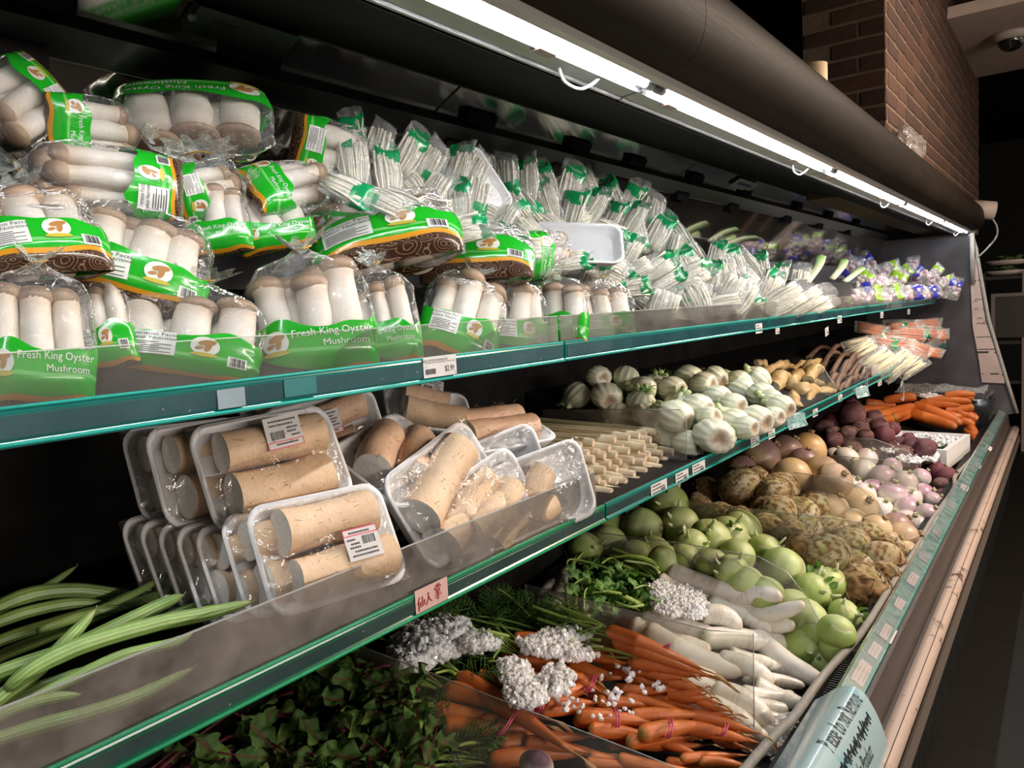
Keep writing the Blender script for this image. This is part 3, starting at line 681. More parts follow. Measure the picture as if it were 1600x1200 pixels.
def oyster_bag(a, b, wpx, Xa, Xb=None, kind=0, twist=0., what='king oyster mushroom bag', flat=1.0, tuft=True):
    A, ta = atX(*a, Xa); B, tb = atX(*b, Xb if Xb is not None else Xa); t = (ta + tb) / 2
    y = B - A; L = np.linalg.norm(y); mid = (A + B) / 2
    z = towards_cam(mid) + [.0, 0, .25]; Mr = frame(A, y, z)
    if twist: Mr = Mr @ Matrix.Rotation(math.radians(twist), 4, 'Y')
    w = wpx * t / F / .16; th = (w + L / .2) / 2 * flat
    M = Mr @ Matrix.Diagonal((w, L / .2, th, 1))
    o = thing('mushroom_bag', what, 'mushroom bag', M, 'king oyster mushroom bags on the upper shelf')
    S, items = KINDS[kind]; r = rs(len(bags) + 7)
    for nm, me, ov in items:
        p = part(nm, me, o)
        for n2, m2 in ov: part(n2, m2, p)
    m = 3 if kind % 2 == 0 else 3
    spots = [(-.045, .002), (.0, .011), (.044, .001), (-.022, -.018), (.025, -.018)]
    for (x, z) in spots:
        st, cp = MUSHES[r.randint(4)]; s = r.uniform(.86, 1.06)
        Q = Matrix.Translation((x + r.uniform(-.004, .004), r.uniform(.012, .028), z)) @ Matrix.Rotation(r.uniform(0, 6.28), 4, 'Y') @ Matrix.Rotation(r.uniform(-.05, .05), 4, 'X') @ Matrix.Scale(s, 4)
        q = part('mushroom', st, o, Q); part('cap', cp, q)
    if tuft:
        Q = Matrix.Translation((0, .196, 0)) @ Matrix.Rotation(r.uniform(.3, 1.0), 4, 'X'); part('tuft', TUFTS[r.randint(3)], o, Q); part('tie', TIE, o, Matrix.Translation((0, .197, .004)))
    bags.append(o); return o
B = oyster_bag
# front row, against the clear guard
B((62, 636), (58, 412), 158, -.845, -.885, 0, 8, 'mushroom bag at the near end of the shelf, Fresh King Oyster print behind the guard')
B((172, 578), (140, 425), 96, -.90, -.95, 4, -15, 'narrow dark mushroom bag squeezed between the first two front mushroom bags')
B((288, 597), (316, 442), 214, -.872, -.90, 4, -2, 'wide mushroom bag lying with brown caps on top and a nutrition panel')
B((505, 592), (470, 392), 188, -.845, -.90, 0, 4, 'mushroom bag with full Fresh King Oyster Mushroom print, mid front row')
B((612, 574), (585, 415), 108, -.85, -.90, 2, -6, 'slim mushroom bag with thin white stems beside the price tag')
B((706, 564), (742, 432), 130, -.85, -.89, 4, 14, 'mushroom bag with a bare white stem standing directly above the price tag')
B((805, 554), (800, 432), 112, -.85, -.885, 4, 25, 'front mushroom bag with wrinkled film, first past the price tag')
B((870, 547), (866, 432), 110, -.85, -.885, 2, -30, 'front mushroom bag with brown caps, second past the price tag')
B((945, 537), (935, 435), 108, -.85, -.885, 4, 20, 'last front mushroom bag before the white enoki pouches')
# second row
B((78, 432), (22, 300), 196, -.90, -1.00, 1, 10, 'mushroom bag whose brown swirl base faces the aisle at the near end')
B((205, 485), (240, 322), 205, -.925, -.96, 1, 6, 'mushroom bag with two thick stems above a tilted green band', tuft=False)
B((285, 300), (20, 262), 112, -.96, -1.0, 1, 0, 'mushroom bag lying on its side with the cap pointing to the near end')
B((345, 400), (322, 286), 108, -.985, -1.02, 2, -8, 'narrow mushroom bag with one tall stem, second row')
B((440, 392), (405, 296), 124, -.985, -1.02, 0, 10, 'mushroom bag with two tan stems and a gold tie, second row')
B((615, 415), (585, 318), 232, -.90, -1.02, 1, 0, 'wide mushroom bag lying with a long brown swirl base outward')
B((745, 440), (745, 362), 178, -.905, -.99, 3, -4, 'mushroom bag with a barcode sticker above brown swirls')
B((810, 402), (884, 396), 76, -.93, -.96, 2, 40, 'small mushroom bag showing one white stem pointing away from the near end', tuft=False)
B((545, 395), (548, 292), 152, -1.0, -1.05, 2, 0, 'mushroom bag with four pale stems in a row behind the lying bag')
B((700, 385), (692, 330), 96, -1.0, -1.05, 3, 12, 'small mushroom bag with brown caps in the third row')
# upper rows
B((85, 130), (-40, 190), 128, -1.06, -1.04, 3, 0, 'topmost mushroom bag at the near end with a green band across')
B((70, 195), (222, 210), 100, -1.03, -1.02, 2, 20, 'mushroom bag with dark caps behind the topmost near bag', flat=.8)
B((300, 142), (312, 248), 232, -1.08, -1.02, 0, 0, 'broad mushroom bag upside down at the top of the heap, caps below')
B((452, 230), (570, 262), 112, -1.05, -1.0, 3, 25, 'mushroom bag with a green and orange edge, cap pointing away, top row')
B((385, 300), (512, 285), 92, -1.01, -1.0, 2, -25, 'mushroom bag of dark caps below the upside-down bag')
B((262, 315), (385, 282), 92, -1.02, -1.0, 3, 30, 'mushroom bag with crumpled film between the lying bag and tall stems')
B((640, 330), (560, 300), 84, -1.03, -1.03, 2, 10, 'mushroom bag with white stems at the top beside the first enoki pouch')

# ---------------------------------------------------------------- enoki pouches
STRAND = veg('enoki_strands', .5, .1, 80, .12, 60)
def strands(seed, n, L, w, b, r0, col):
    r = rs(seed); mb = MB()
    for k in range(n):
        x, z = r.uniform(-1, 1) * w, r.uniform(-.2, 1) * b; q = r.uniform(.8, 1.25) * r0
        y0 = r.uniform(0, .12) * L; P = curve_pts([(x * .7, y0, z * .7), (x + r.uniform(-.008, .008), L * .5, z + r.uniform(-.004, .006)), (x * .95 + r.uniform(-.008, .008), L * r.uniform(.88, 1.0), z * .8)], 5)
        V, f = tube(P, [q, q, q, q, q * 1.5], 5); C = np.array(col) * r.uniform(.85, 1.05); mb.add(V, f, C)
    V, f, d = blob(14, 9, lambda d: d * [w * .95, L * .48, b * .65] + [0, L * .5, 0]); mb.add(V, f, np.array(col) * .88)
    return mb.mesh('enoki', STRAND)
def pouch_kind(seed, content, pmats, lo, hi):
    S = BagSurf(seed, .052, .20, .028, False, .003, .005); nu, nv = 36, 26; u = np.arange(nu) * 2 * math.pi / nu; v = np.linspace(0, 1, nv)
    Vg, Ug = np.meshgrid(v, u, indexing='ij'); P = S.at(Ug, Vg).reshape(-1, 3); Fq = gridF(nu, nv)
    P[:, 1] += .02 * sstep(.8, 1., Vg.ravel()) * np.cos(Ug.ravel() * 1 + seed)                     # a slanting corner
    fv = np.array([Vg.ravel()[fc[0]] for fc in Fq]); fu = np.array([Ug.ravel()[fc[0]] for fc in Fq])
    m = (fv > lo + .05 * np.sin(3 * fu + seed)) & (fv < hi + .04 * np.sin(4 * fu)) & (np.sin(fu + seed * .7) > -.55)
    out = [('pouch_film', faces_obj(P, Fq, ~m, POUCH, 'pouch_film'))]
    if pmats is not None: out.append(('print', faces_obj(P, Fq, m, pmats, 'print')))
    return out + [content]
ENO = [('enoki', strands(k, 46, .165, .042, .022, .0034, (.72, .67, .56))) for k in range(3)]
SPR = [('bean_sprouts', strands(10 + k, 40, .17, .044, .022, .0034, (.72, .68, .56))) for k in range(2)]
PK = [pouch_kind(1, ENO[0], ENG, .58, .86), pouch_kind(2, ENO[1], ENG, .68, .92), pouch_kind(3, ENO[2], ENG, .12, .36), pouch_kind(5, SPR[0], None, 0, 0), pouch_kind(6, SPR[1], ENG, .74, .95)]
GARL = []
def bulbs(seed, n, col, col2, rr):
    r = rs(seed); mb = MB()
    for k in range(n):
        c = np.array([r.uniform(-.034, .034), r.uniform(.03, .16), r.uniform(-.008, .012)]); V, f, d = blob(9, 7, lambda d: d * rr * r.uniform(.8, 1.15)); mb.add(V + c, f, mix(col, col2, np.full(len(V), r.rand())))
    return mb.mesh('bulbs', veg('bulb_skin_%d' % seed, .4, .1))
PK += [pouch_kind(7, ('shallots', bulbs(1, 16, (.32, .12, .22), (.62, .48, .55), .017)), BLUEP, .10, .30), pouch_kind(8, ('shallots', bulbs(2, 16, (.45, .22, .30), (.66, .55, .56), .017)), LIME, .70, .92),
       pouch_kind(9, ('garlic', bulbs(3, 14, (.66, .60, .56), (.55, .45, .45), .019)), LIME, .55, .80), pouch_kind(11, ('garlic', bulbs(4, 14, (.66, .60, .56), (.42, .20, .30), .019)), BLUEP, .62, .86)]
def pouch(cx, cy, ang, Lpx, wpx, X, k, label, cat='enoki pouch', name='enoki_pouch', group='enoki pouches on the upper shelf', tilt=0.0, lst=None):
    a = math.radians(ang); dx, dy = math.cos(a) * Lpx / 2, -math.sin(a) * Lpx / 2
    A, ta = atXc(cx - dx, cy - dy, X); Bq = ray(cx + dx, cy + dy) * ta + [0, 0, H]; t = ta
    y = Bq - A; L = np.linalg.norm(y); y = y / L * L; P0 = A
    fr_ = frame(P0, y, towards_cam(P0) + [.0, 0, .35]) @ Matrix.Rotation(tilt, 4, 'Y')
    w = wpx * t / F / .104; o = thing(name, label, cat, fr_ @ Matrix.Diagonal((w, L / .2, (w + L / .2) / 2, 1)), group)
    for nm, me in PK[k]: part(nm, me, o)
    if lst is not None: lst.append((o, label))
    return o
# ---- the heap of pouches: rows from the guard up to the mirror, between the mushroom bags and the black carton
eno = []; r = rs(21)
def top_y(x): return np.interp(x, [540, 600, 700, 800, 900, 1000, 1050, 1120, 1180, 1230], [212, 225, 270, 275, 290, 318, 362, 405, 412, 440])
def low_y(x): return np.interp(x, [540, 660, 760, 850, 960, 1010, 1100, 1200, 1260], [300, 330, 375, 400, 440, 490, 485, 472, 470])
x = 556.
while x < 1252:
    lo, hi = low_y(x), top_y(x); sc = np.interp(x, [550, 1250], [1.0, .62]); n = max(1, int((lo - hi) / (34 * sc)))
    for j in range(n + 1):
        y = lo + (hi - lo) * j / max(1, n) + r.uniform(-6, 6); X = np.interp((low_y(x) + 20 - y) / 230., [0, 1], [-.86 if x > 965 else -.93, -1.10])
        top = j >= n - 1
        ang = r.choice([60, 75, 95, 110, 130]) if top else r.choice([-25, 10, 30, 60, 100, 140, 160, 200])
        L = r.uniform(74, 98) * sc; k = int(r.choice([0, 1, 2, 4])) if x < 1130 else int(r.choice([0, 1, 3, 3, 4]))
        pouch(x + r.uniform(-10, 10), y, ang, L, L * .56, X, k, ['white enoki pouch with a green printed patch', 'white enoki pouch with a green printed end', 'white enoki pouch with a green printed foot', 'clear pouch of white bean sprouts', 'white bean sprout pouch with a green printed end'][k], tilt=r.uniform(-.5, .5), lst=eno)
    x += 41 * sc
number_off(eno, '{what}, {nth} counting from the mushroom bags')
# bags of white sprouts lying at the guard before the carton
spw = []
for cx, cy, an, L, w in ((1035, 478, 70, 70, 52), (1085, 470, 115, 72, 50), (1150, 462, 60, 80, 60), (1225, 470, 30, 90, 44), (1255, 474, 28, 92, 34), (1278, 480, 22, 60, 24)):
    pouch(cx, cy, an, L, w, -.845, 3, 'fat clear pouch of pale sprouts at the front guard', 'sprout pouch', 'sprout_pouch', 'sprout pouches at the front guard', lst=spw)
number_off(spw, '{what}, {nth} counting towards the black carton')
# ---- foam trays lying among the pouches
FOAM = plain('white_foam', (.74, .73, .74), .45, var=.03, bump=.15, bscale=300)
def rrect(hx, hy, rad, n=6):
    out = []
    for cx, cy, a0 in ((hx - rad, hy - rad, 0), (-hx + rad, hy - rad, 90), (-hx + rad, -hy + rad, 180), (hx - rad, -hy + rad, 270)):
        for k in range(n): a = math.radians(a0 + 90 * k / (n - 1)); out.append((cx + rad * math.cos(a), cy + rad * math.sin(a)))
    return np.array(out)
def tray_mesh(hx=.118, hy=.073, h=.030):
    rings = [(-.022, -.018, 0), (-.016, -.016, 0.001), (-.002, -.002, h - .006), (0, 0, h - .002), (0, 0, h), (-.006, -.006, h), (-.009, -.009, h - .004), (-.020, -.019, .005), (-.026, -.022, .004)]
    V = []; n = 24
    for dx, dy, z in rings: V += [(x, y, z) for x, y in rrect(hx + dx, hy + dy, .030 + min(dx, 0) * .4)]
    m = len(rings); return MB().add(V, gridF(n, m) + [tuple(range(n))[::-1], tuple(range((m - 1) * n, m * n))]).mesh('tray', FOAM)
TRAY = tray_mesh()
WRAP = film('stretch_wrap', .03, bump=.5, bscale=30., refl=.9, base=.05)
def wrap_mesh(seed, hump):
    nx, ny = 30, 22; X, Y = np.meshgrid(np.linspace(-1, 1, nx), np.linspace(-1, 1, ny)); rx = .117; ry = .072
    x = X * rx; y = Y * ry; k = 1 - np.maximum(np.abs(X), np.abs(Y)) ** 2.2
    z = .0295 + hump * np.clip(k, 0, 1) ** .5 * (.75 + .25 * np.cos(Y * 5.5)) 
    c = (np.abs(X) > .8) & (np.abs(Y) > .7); z = np.where(c, .0285, z)
    P = np.stack([x, y, z], -1).reshape(-1, 3); P[:, 2] += .0022 * (1 - 2 * np.abs(noise(P, 30, seed))) * (k.ravel() > .05)
    x2 = P[:, 0].copy(); return MB().add(P, gridF(nx, ny, False)).mesh('wrap', WRAP)
WRAPS = [wrap_mesh(k, .020) for k in range(3)]; WRAP_FLAT = wrap_mesh(9, .002)
for (x, y, X, yaw, pt, roll, s, lab) in ((748, 292, -1.03, 35, 10, -58, .62, 'empty white foam tray tilted up on the top of the enoki heap'), (898, 392, -.93, 10, 48, -8, .92, 'white foam tray lying flat under film in the enoki heap')):
    P, t = atX(x, y, X); o = thing('foam_tray', lab, 'foam tray', facing(P, roll, yaw, pt, s)); part('tray', TRAY, o); part('wrap', WRAP_FLAT, o)
# ---- black carton and the net bags past it
KC = plain('carton_black', (.012, .012, .013), .5, var=.2)
A, t = atX(1248, 470, -.845); Bp, t2 = atX(1332, 478, -.835)
ct = thing('black_carton', 'black open carton standing on the upper shelf past the sprouts', 'carton', Matrix.Translation((-.845, A[1] + .12, A[2] - .045)))
yb = Bp[1] - A[1] - .12; hgt = .115; wx = .25
for nm, b in (('front_side', boxM(-.003, .003, 0, yb, 0, hgt)), ('near_side', boxM(-wx, 0, 0, .004, 0, hgt + .012)), ('far_side', boxM(-wx, 0, yb - .004, yb, 0, hgt)), ('back_side', boxM(-wx, -wx + .004, 0, yb, 0, hgt)), ('bottom', boxM(-wx, 0, 0, yb, 0, .004))):
    part(nm, MB().add(*b).mesh(nm, KC, False), ct)
T = text_flat('Keep Cool', .026); V = np.stack([np.full(len(T[0]), .0036), T[0][:, 0] + yb * .32, T[0][:, 1] + .085], 1); part('lettering', MB().add(V, T[1]).mesh('lettering', plain('carton_print', (.3, .3, .3), .5), False), ct)
net = []
LK = veg('leek_green', .45, .2, 60, .2, 20)
for k, (a, b) in enumerate((((1262, 440), (1282, 402)), ((1300, 436), (1318, 408)), ((1320, 440), (1345, 420)))):
    A, _ = atX(*a, -.90); Bq, _ = atX(*b, -.90); V, f = tube(curve_pts([A, (A + Bq) / 2 + [.01, .02, .01], Bq], 10), np.linspace(.016, .024, 10), 10, flat=.5); tt = np.repeat(np.linspace(0, 1, 10), 10)
    o = thing('leek', 'x', 'leek', None, 'leeks standing in the black carton', MB().add(V, f, mix((.60, .62, .45), (.22, .40, .10), tt)).mesh('leek', LK)); net.append((o, ''))
    o.location = (0, 0, 0)
for k, (o, _) in enumerate(net): o['label'] = 'pale green leek stub sticking out of the black carton, ' + ['first', 'second', 'third'][k] + ' from its near side'
net = []; r = rs(33)
WH = {5: 'purple net bag with a blue print', 6: 'pinkish net bag with a lime green print', 7: 'white garlic bag with a lime green print', 8: 'pale garlic bag with a blue print'}
for cx, cy, an, L, w, X, k in ((1352, 462, 10, 62, 30, -.86, 6), (1385, 462, 20, 56, 30, -.86, 6), (1418, 458, 5, 54, 28, -.86, 8), (1368, 446, 30, 50, 28, -.92, 5), (1400, 440, 60, 46, 28, -.93, 7), (1428, 446, 90, 40, 24, -.93, 5),
                           (1446, 458, 10, 44, 24, -.86, 8), (1470, 455, 0, 40, 24, -.86, 6), (1458, 442, 100, 36, 22, -.95, 5), (1478, 440, 20, 30, 20, -.95, 7), (1350, 438, 50, 44, 26, -.98, 7), (1380, 432, 100, 38, 24, -1.0, 5), (1410, 428, 40, 36, 22, -1.0, 6), (1440, 430, 140, 34, 22, -1.0, 8), (1490, 452, 70, 34, 22, -.88, 8),
                           (1330, 420, 60, 40, 26, -1.06, 5), (1356, 415, 120, 40, 26, -1.08, 8), (1390, 418, 20, 34, 22, -1.08, 7), (1425, 416, 80, 30, 20, -1.08, 5), (1462, 425, 50, 28, 18, -1.04, 7)):
    pouch(cx, cy, an, L, w, X, k, WH[k], 'net bag', 'net_bag', 'net bags at the far end of the upper shelf', lst=net)
number_off(net, '{what}, {nth} counting from the black carton')
# ---------------------------------------------------------------- middle shelf: gourds
GOURD = veg('gourd_skin', .4, .15, 70, .18, 30, coat=.15)
g = []
def gourd(pts, wpx, X, dark, label, tail=0.0, lift=0.0):
    P = []; ts = []
    n = len(pts)
    for k, (x, y) in enumerate(pts):
        xx = X[0] + (X[1] - X[0]) * k / (n - 1); p, t = atX(x, y, xx); P.append(p); ts.append(t)
    C = curve_pts(P, 34); s = np.linspace(0, 1, 34); R = wpx * np.mean(ts) / F / 2 * np.minimum(1, np.interp(s, [0, .05, .3, .8, .93, 1.], [.55, .8, 1., .9 - .25 * tail, .62 - .35 * tail, .22]))
    k = 30; th = np.arange(k) * 2 * math.pi / k; prof = 1 + .085 * np.cos(th * 10); V, f = tube(C, R, k, True, prof)
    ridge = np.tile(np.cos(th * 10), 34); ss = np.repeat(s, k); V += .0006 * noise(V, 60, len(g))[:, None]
    base = mix((.115, .20, .045), (.27, .40, .13), np.clip(.5 + .5 * ridge, 0, 1)); base = mix(base, (.24, .25, .10), .8 * sstep(.9, 1., ss)) * (1 - .55 * dark)  # dark lowers the skin colour, painting shade into the shaded gourds
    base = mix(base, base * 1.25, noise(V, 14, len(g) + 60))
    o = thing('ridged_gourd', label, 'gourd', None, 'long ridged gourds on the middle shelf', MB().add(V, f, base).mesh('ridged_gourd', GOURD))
    V, f = tube(curve_pts([C[-1] - (C[-1] - C[-2]) * .3, C[-1] + (C[-1] - C[-2]) * .6, C[-1] + (C[-1] - C[-2]) * 1.0 + [0, 0, .003]], 5), [R[-1] * .9, R[-1] * .6, R[-1] * .5, R[-1] * .5, R[-1] * .6], 8)
    part('stem_end', MB().add(V, f, (.16, .15, .06)).mesh('stem_end', GOURD), o, label='brownish stem end'); g.append(o); return o
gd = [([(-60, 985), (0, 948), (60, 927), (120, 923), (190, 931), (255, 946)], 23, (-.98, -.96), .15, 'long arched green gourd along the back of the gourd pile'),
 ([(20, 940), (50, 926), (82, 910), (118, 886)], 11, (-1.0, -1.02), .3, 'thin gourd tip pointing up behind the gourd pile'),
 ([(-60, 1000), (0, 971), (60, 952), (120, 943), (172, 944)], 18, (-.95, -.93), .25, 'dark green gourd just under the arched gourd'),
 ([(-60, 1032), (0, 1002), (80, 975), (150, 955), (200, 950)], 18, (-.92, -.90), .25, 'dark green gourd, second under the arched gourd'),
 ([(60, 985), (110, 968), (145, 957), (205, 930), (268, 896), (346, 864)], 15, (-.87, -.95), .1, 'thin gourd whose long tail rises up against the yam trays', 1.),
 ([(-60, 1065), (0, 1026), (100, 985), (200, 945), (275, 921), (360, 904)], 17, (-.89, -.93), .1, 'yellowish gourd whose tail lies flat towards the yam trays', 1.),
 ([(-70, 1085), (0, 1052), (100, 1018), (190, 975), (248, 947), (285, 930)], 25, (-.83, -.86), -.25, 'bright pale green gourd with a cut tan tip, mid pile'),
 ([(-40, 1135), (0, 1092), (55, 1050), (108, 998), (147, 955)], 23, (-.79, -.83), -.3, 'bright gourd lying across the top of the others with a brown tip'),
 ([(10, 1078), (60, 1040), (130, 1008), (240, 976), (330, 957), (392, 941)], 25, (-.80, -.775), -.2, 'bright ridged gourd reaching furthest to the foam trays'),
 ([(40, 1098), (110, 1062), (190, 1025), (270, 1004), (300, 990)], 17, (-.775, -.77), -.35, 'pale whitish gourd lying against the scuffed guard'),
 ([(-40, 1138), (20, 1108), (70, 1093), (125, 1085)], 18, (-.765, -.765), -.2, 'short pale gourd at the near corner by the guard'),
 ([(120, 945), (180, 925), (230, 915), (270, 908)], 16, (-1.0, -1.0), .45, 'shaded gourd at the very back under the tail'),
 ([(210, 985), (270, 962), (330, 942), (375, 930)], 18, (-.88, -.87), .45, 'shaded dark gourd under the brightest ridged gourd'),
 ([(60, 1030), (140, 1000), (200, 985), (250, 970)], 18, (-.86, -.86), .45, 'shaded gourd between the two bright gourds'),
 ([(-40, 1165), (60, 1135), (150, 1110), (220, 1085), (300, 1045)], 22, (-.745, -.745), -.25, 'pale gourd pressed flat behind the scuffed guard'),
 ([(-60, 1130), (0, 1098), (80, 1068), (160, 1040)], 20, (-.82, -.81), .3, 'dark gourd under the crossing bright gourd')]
for q in gd: gourd(q[0], q[1], q[2], q[3], q[4], *(q[5:]))

# ---------------------------------------------------------------- yam trays
YAM = veg('yam_skin', .5, .25, 120, .14, 30, dots=(150., .035, (.25, .15, .07, 1)))
def yam_mesh(seed, L=.165, R=.028, pink=0.0):
    r = rs(seed); n = 20; t = np.linspace(0, 1, 12); P = curve_pts([(0, -L / 2, 0), (r.uniform(-.004, .004), 0, r.uniform(-.002, .003)), (0, L / 2, 0)], 12)
    V, f = tube(P, R * (1 + .05 * np.sin(t * 5 + seed)), n, False); V = V + .0012 * noise(V, 50, seed)[:, None]
    skin = mix((.62, .41, .24), (.74, .54, .37), .5 + .5 * noise(V, 22, seed)); skin = mix(skin, (.64, .40, .28), np.full(len(V), pink))
    mb = MB().add(V, f, skin)
    for e, sg in ((0, -1), (11, 1)):
        ring = V[e * n:(e + 1) * n]; c = ring.mean(0) + [0, sg * .0015, 0]; V2 = np.concatenate([ring, ring * .0 + c + (ring - c) * .9 + [0, sg * .001, 0], [c]])
        fs = gridF(n, 2); fs = [q if sg > 0 else q[::-1] for q in fs] + [((n + i), n + (i + 1) % n, 2 * n) if sg > 0 else (n + (i + 1) % n, n + i, 2 * n) for i in range(n)]
        mb.add(V2, fs, np.concatenate([np.tile((.70, .62, .52), (n, 1)), np.tile((.80, .77, .72), (n + 1, 1))]))
    return mb.mesh('yam_piece', YAM)
YAMS = [yam_mesh(1), yam_mesh(2, .155, .030), yam_mesh(3, .17, .026, .7), yam_mesh(4, .12, .030, .6), yam_mesh(5, .09, .026)]
HAIR = plain('root_hair', (.35, .22, .11), .7)
def hairs(seed):
    r = rs(seed); mb = MB()
    for k in range(26):
        a = r.uniform(-1.3, 1.3); y = r.uniform(-.075, .075); c = np.array([.0285 * math.sin(a), y, .0285 * math.cos(a)]); d = np.array([math.sin(a) * .4 + r.uniform(-.5, .5), r.uniform(-1, 1), math.cos(a) * .3]) * .011
        V, f = tube([c, c + d * .5 + [0, 0, .001], c + d], .00035, 3); mb.add(V, f)
    return mb.mesh('root_hairs', HAIR)
HAIRS = [hairs(k) for k in range(2)]
def label_meshes():
    mb = MB().add(*boxM(-.030, .030, -.021, .021, 0, .0006)); card = mb.mesh('price_label', PAPER, False)
    red = MB()
    for b in ((-.030, .030, -.0125, -.0112), (-.030, .030, -.021, -.0198), (-.0302, -.029, -.021, -.0112), (.029, .0302, -.021, -.0112)): red.add(*boxM(*b, .0006, .0009))
    ink = MB(); r = rs(3)
    x = -.022
    while x < .0: w = r.choice([.0006, .001, .0016]); ink.add(*boxM(x, x + w, -.009, .002, .0006, .0009)); x += w + r.choice([.0007, .0012])
    for (x0, x1, y) in ((-.022, .022, .014), (-.022, .016, .0085), (.006, .024, .003), (.006, .02, -.002), (.012, .026, -.0075), (-.016, .018, -.0165)):
        x = x0
        while x < x1: w = r.uniform(.0012, .003); ink.add(*boxM(x, x + w, y, y + .0024, .0006, .0009)); x += w + .0009
    return card, red.mesh('label_border', PINKINK, False), ink.mesh('label_print', INK, False)
LABEL = label_meshes()
def add_label(o, x, y, z, rot=0., tilt=0., s=1.):
    q = part('price_label', LABEL[0], o, Matrix.Translation((x, y, z)) @ Matrix.Rotation(rot, 4, 'Z') @ Matrix.Rotation(tilt, 4, 'X') @ Matrix.Scale(s, 4)); part('label_border', LABEL[1], q); part('label_print', LABEL[2], q)
# centre px, X, roll/yaw/pitch of the tray's face, size, pieces (x, y, angle, mesh), label
def yam_tray(cx, cy, X, roll, yaw, pitch, s, pieces, lab, sticker=None, flat=False, hair=True):
    P, t = atX(cx, cy, X); o = thing('yam_tray', lab, 'yam tray', facing(P, roll, yaw, pitch, s) @ Matrix.Diagonal((.84, 1, 1, 1)), 'wrapped yam trays on the middle shelf')
    part('tray', TRAY, o)
    for k, (x, y, a, m) in enumerate(pieces):
        q = part('yam_piece', YAMS[m], o, Matrix.Translation((x, y, .031)) @ Matrix.Rotation(math.radians(a), 4, 'Z') @ Matrix.Rotation(k * 1.3, 4, 'Y'))
        if hair: part('root_hairs', HAIRS[k % 2], o, Matrix.Translation((x, y, .031)) @ Matrix.Rotation(math.radians(a), 4, 'Z'), kind='stuff')
    part('wrap', WRAP_FLAT if flat else WRAPS[len(lab) % 3], o)
    if sticker: add_label(o, *sticker)
    return o
two = [(.0, .031, 90, 0), (.0, -.031, 90, 1)]
YT = yam_tray
# standing stack in front, from the far face to the front face
for k, (x, y, X) in enumerate(((285, 866, -.985), (313, 872, -.955), (342, 878, -.925), (370, 882, -.895), (400, 884, -.87))):
    YT(x, y, X, 8, 32, 12, .86, two, 'yam tray standing on edge in the front stack, ' + ['hindmost', 'second from the back', 'third from the back', 'fourth from the back', 'fifth from the back'][k], None, hair=False)
YT(452, 872, -.83, 7, 28, 14, .92, two, 'yam tray standing on edge right behind the front labelled tray')
YT(502, 862, -.79, 7, 24, 14, .97, [(.005, .031, 90, 1), (.012, -.033, 90, 0)], 'front yam tray of the standing stack with a pink edged label upside down', (.035, -.014, .062, 3.14, 0))
# the two upper rows leaning back
YT(290, 738, -1.02, 3, 28, 14, .90, two, 'shaded yam tray at the back of the upper near row', hair=False)
YT(335, 740, -.96, 4, 26, 14, .94, two, 'yam tray in the middle of the upper near row with a dark cut end')
YT(418, 738, -.895, 7, 22, 16, 1.02, [(.005, .031, 90, 0), (-.002, -.028, 90, 1)], 'yam tray in front of the upper near row with a straight white label', (.012, .034, .062, .02, .2))
YT(510, 690, -1.0, 10, 4, 18, .95, [(.005, .030, 100, 2), (-.002, -.030, 100, 3)], 'yam tray in shade with a tilted label behind the near row', (.0, .012, .062, .05, .2))
YT(470, 660, -1.08, 8, 0, 16, .95, two, 'yam tray deepest in the shade at the back of the shelf', (.03, -.01, .06, 0, .1), hair=False)
YT(560, 790, -.93, 24, 34, 20, .95, [(-.01, .028, 95, 2), (.0, -.03, 95, 3)], 'yam tray half hidden under the tilted mid trays')
# the jumble towards the lemongrass
YT(665, 655, -.98, -14, 26, 50, .84, [(-.005, .022, 82, 3), (.012, -.022, 82, 1)], 'small yam tray perched highest on the jumble with two dusky pieces', (.01, .045, .058, -.2, .3))
YT(610, 735, -.90, 25, 38, 42, 1.05, [(-.025, .022, 108, 3), (.030, -.018, 112, 3)], 'yam tray tilted up with a blunt pink piece facing out')
YT(765, 692, -.90, 12, 28, 62, 1.10, [(.0, .020, 88, 2), (.0, -.022, 88, 2)], 'yam tray lying flat with pink pieces under a glossy wrap')
YT(765, 745, -.855, 18, 20, -6, 1.02, [], 'yam tray seen from behind its flat white side below the glossy one', flat=True)
YT(682, 775, -.835, 27, 42, 10, 1.15, [(-.010, .020, 104, 1), (.0, -.034, 100, 1)], 'yam tray leaning on its side with two thick pale pieces')
YT(748, 800, -.790, 25, 40, 6, 1.02, [(-.02, -.004, 96, 4), (.03, -.008, 112, 4), (.005, -.042, 100, 4)], 'yam tray at the guard with thin pieces and a small label', (.055, -.02, .055, 1.1, 0, .7))
YT(835, 768, -.770, 17, 28, -5, 1.0, [(-.020, .012, 122, 4), (-.03, -.030, 100, 4)], 'yam tray standing at the lemongrass end with one cut piece facing out')
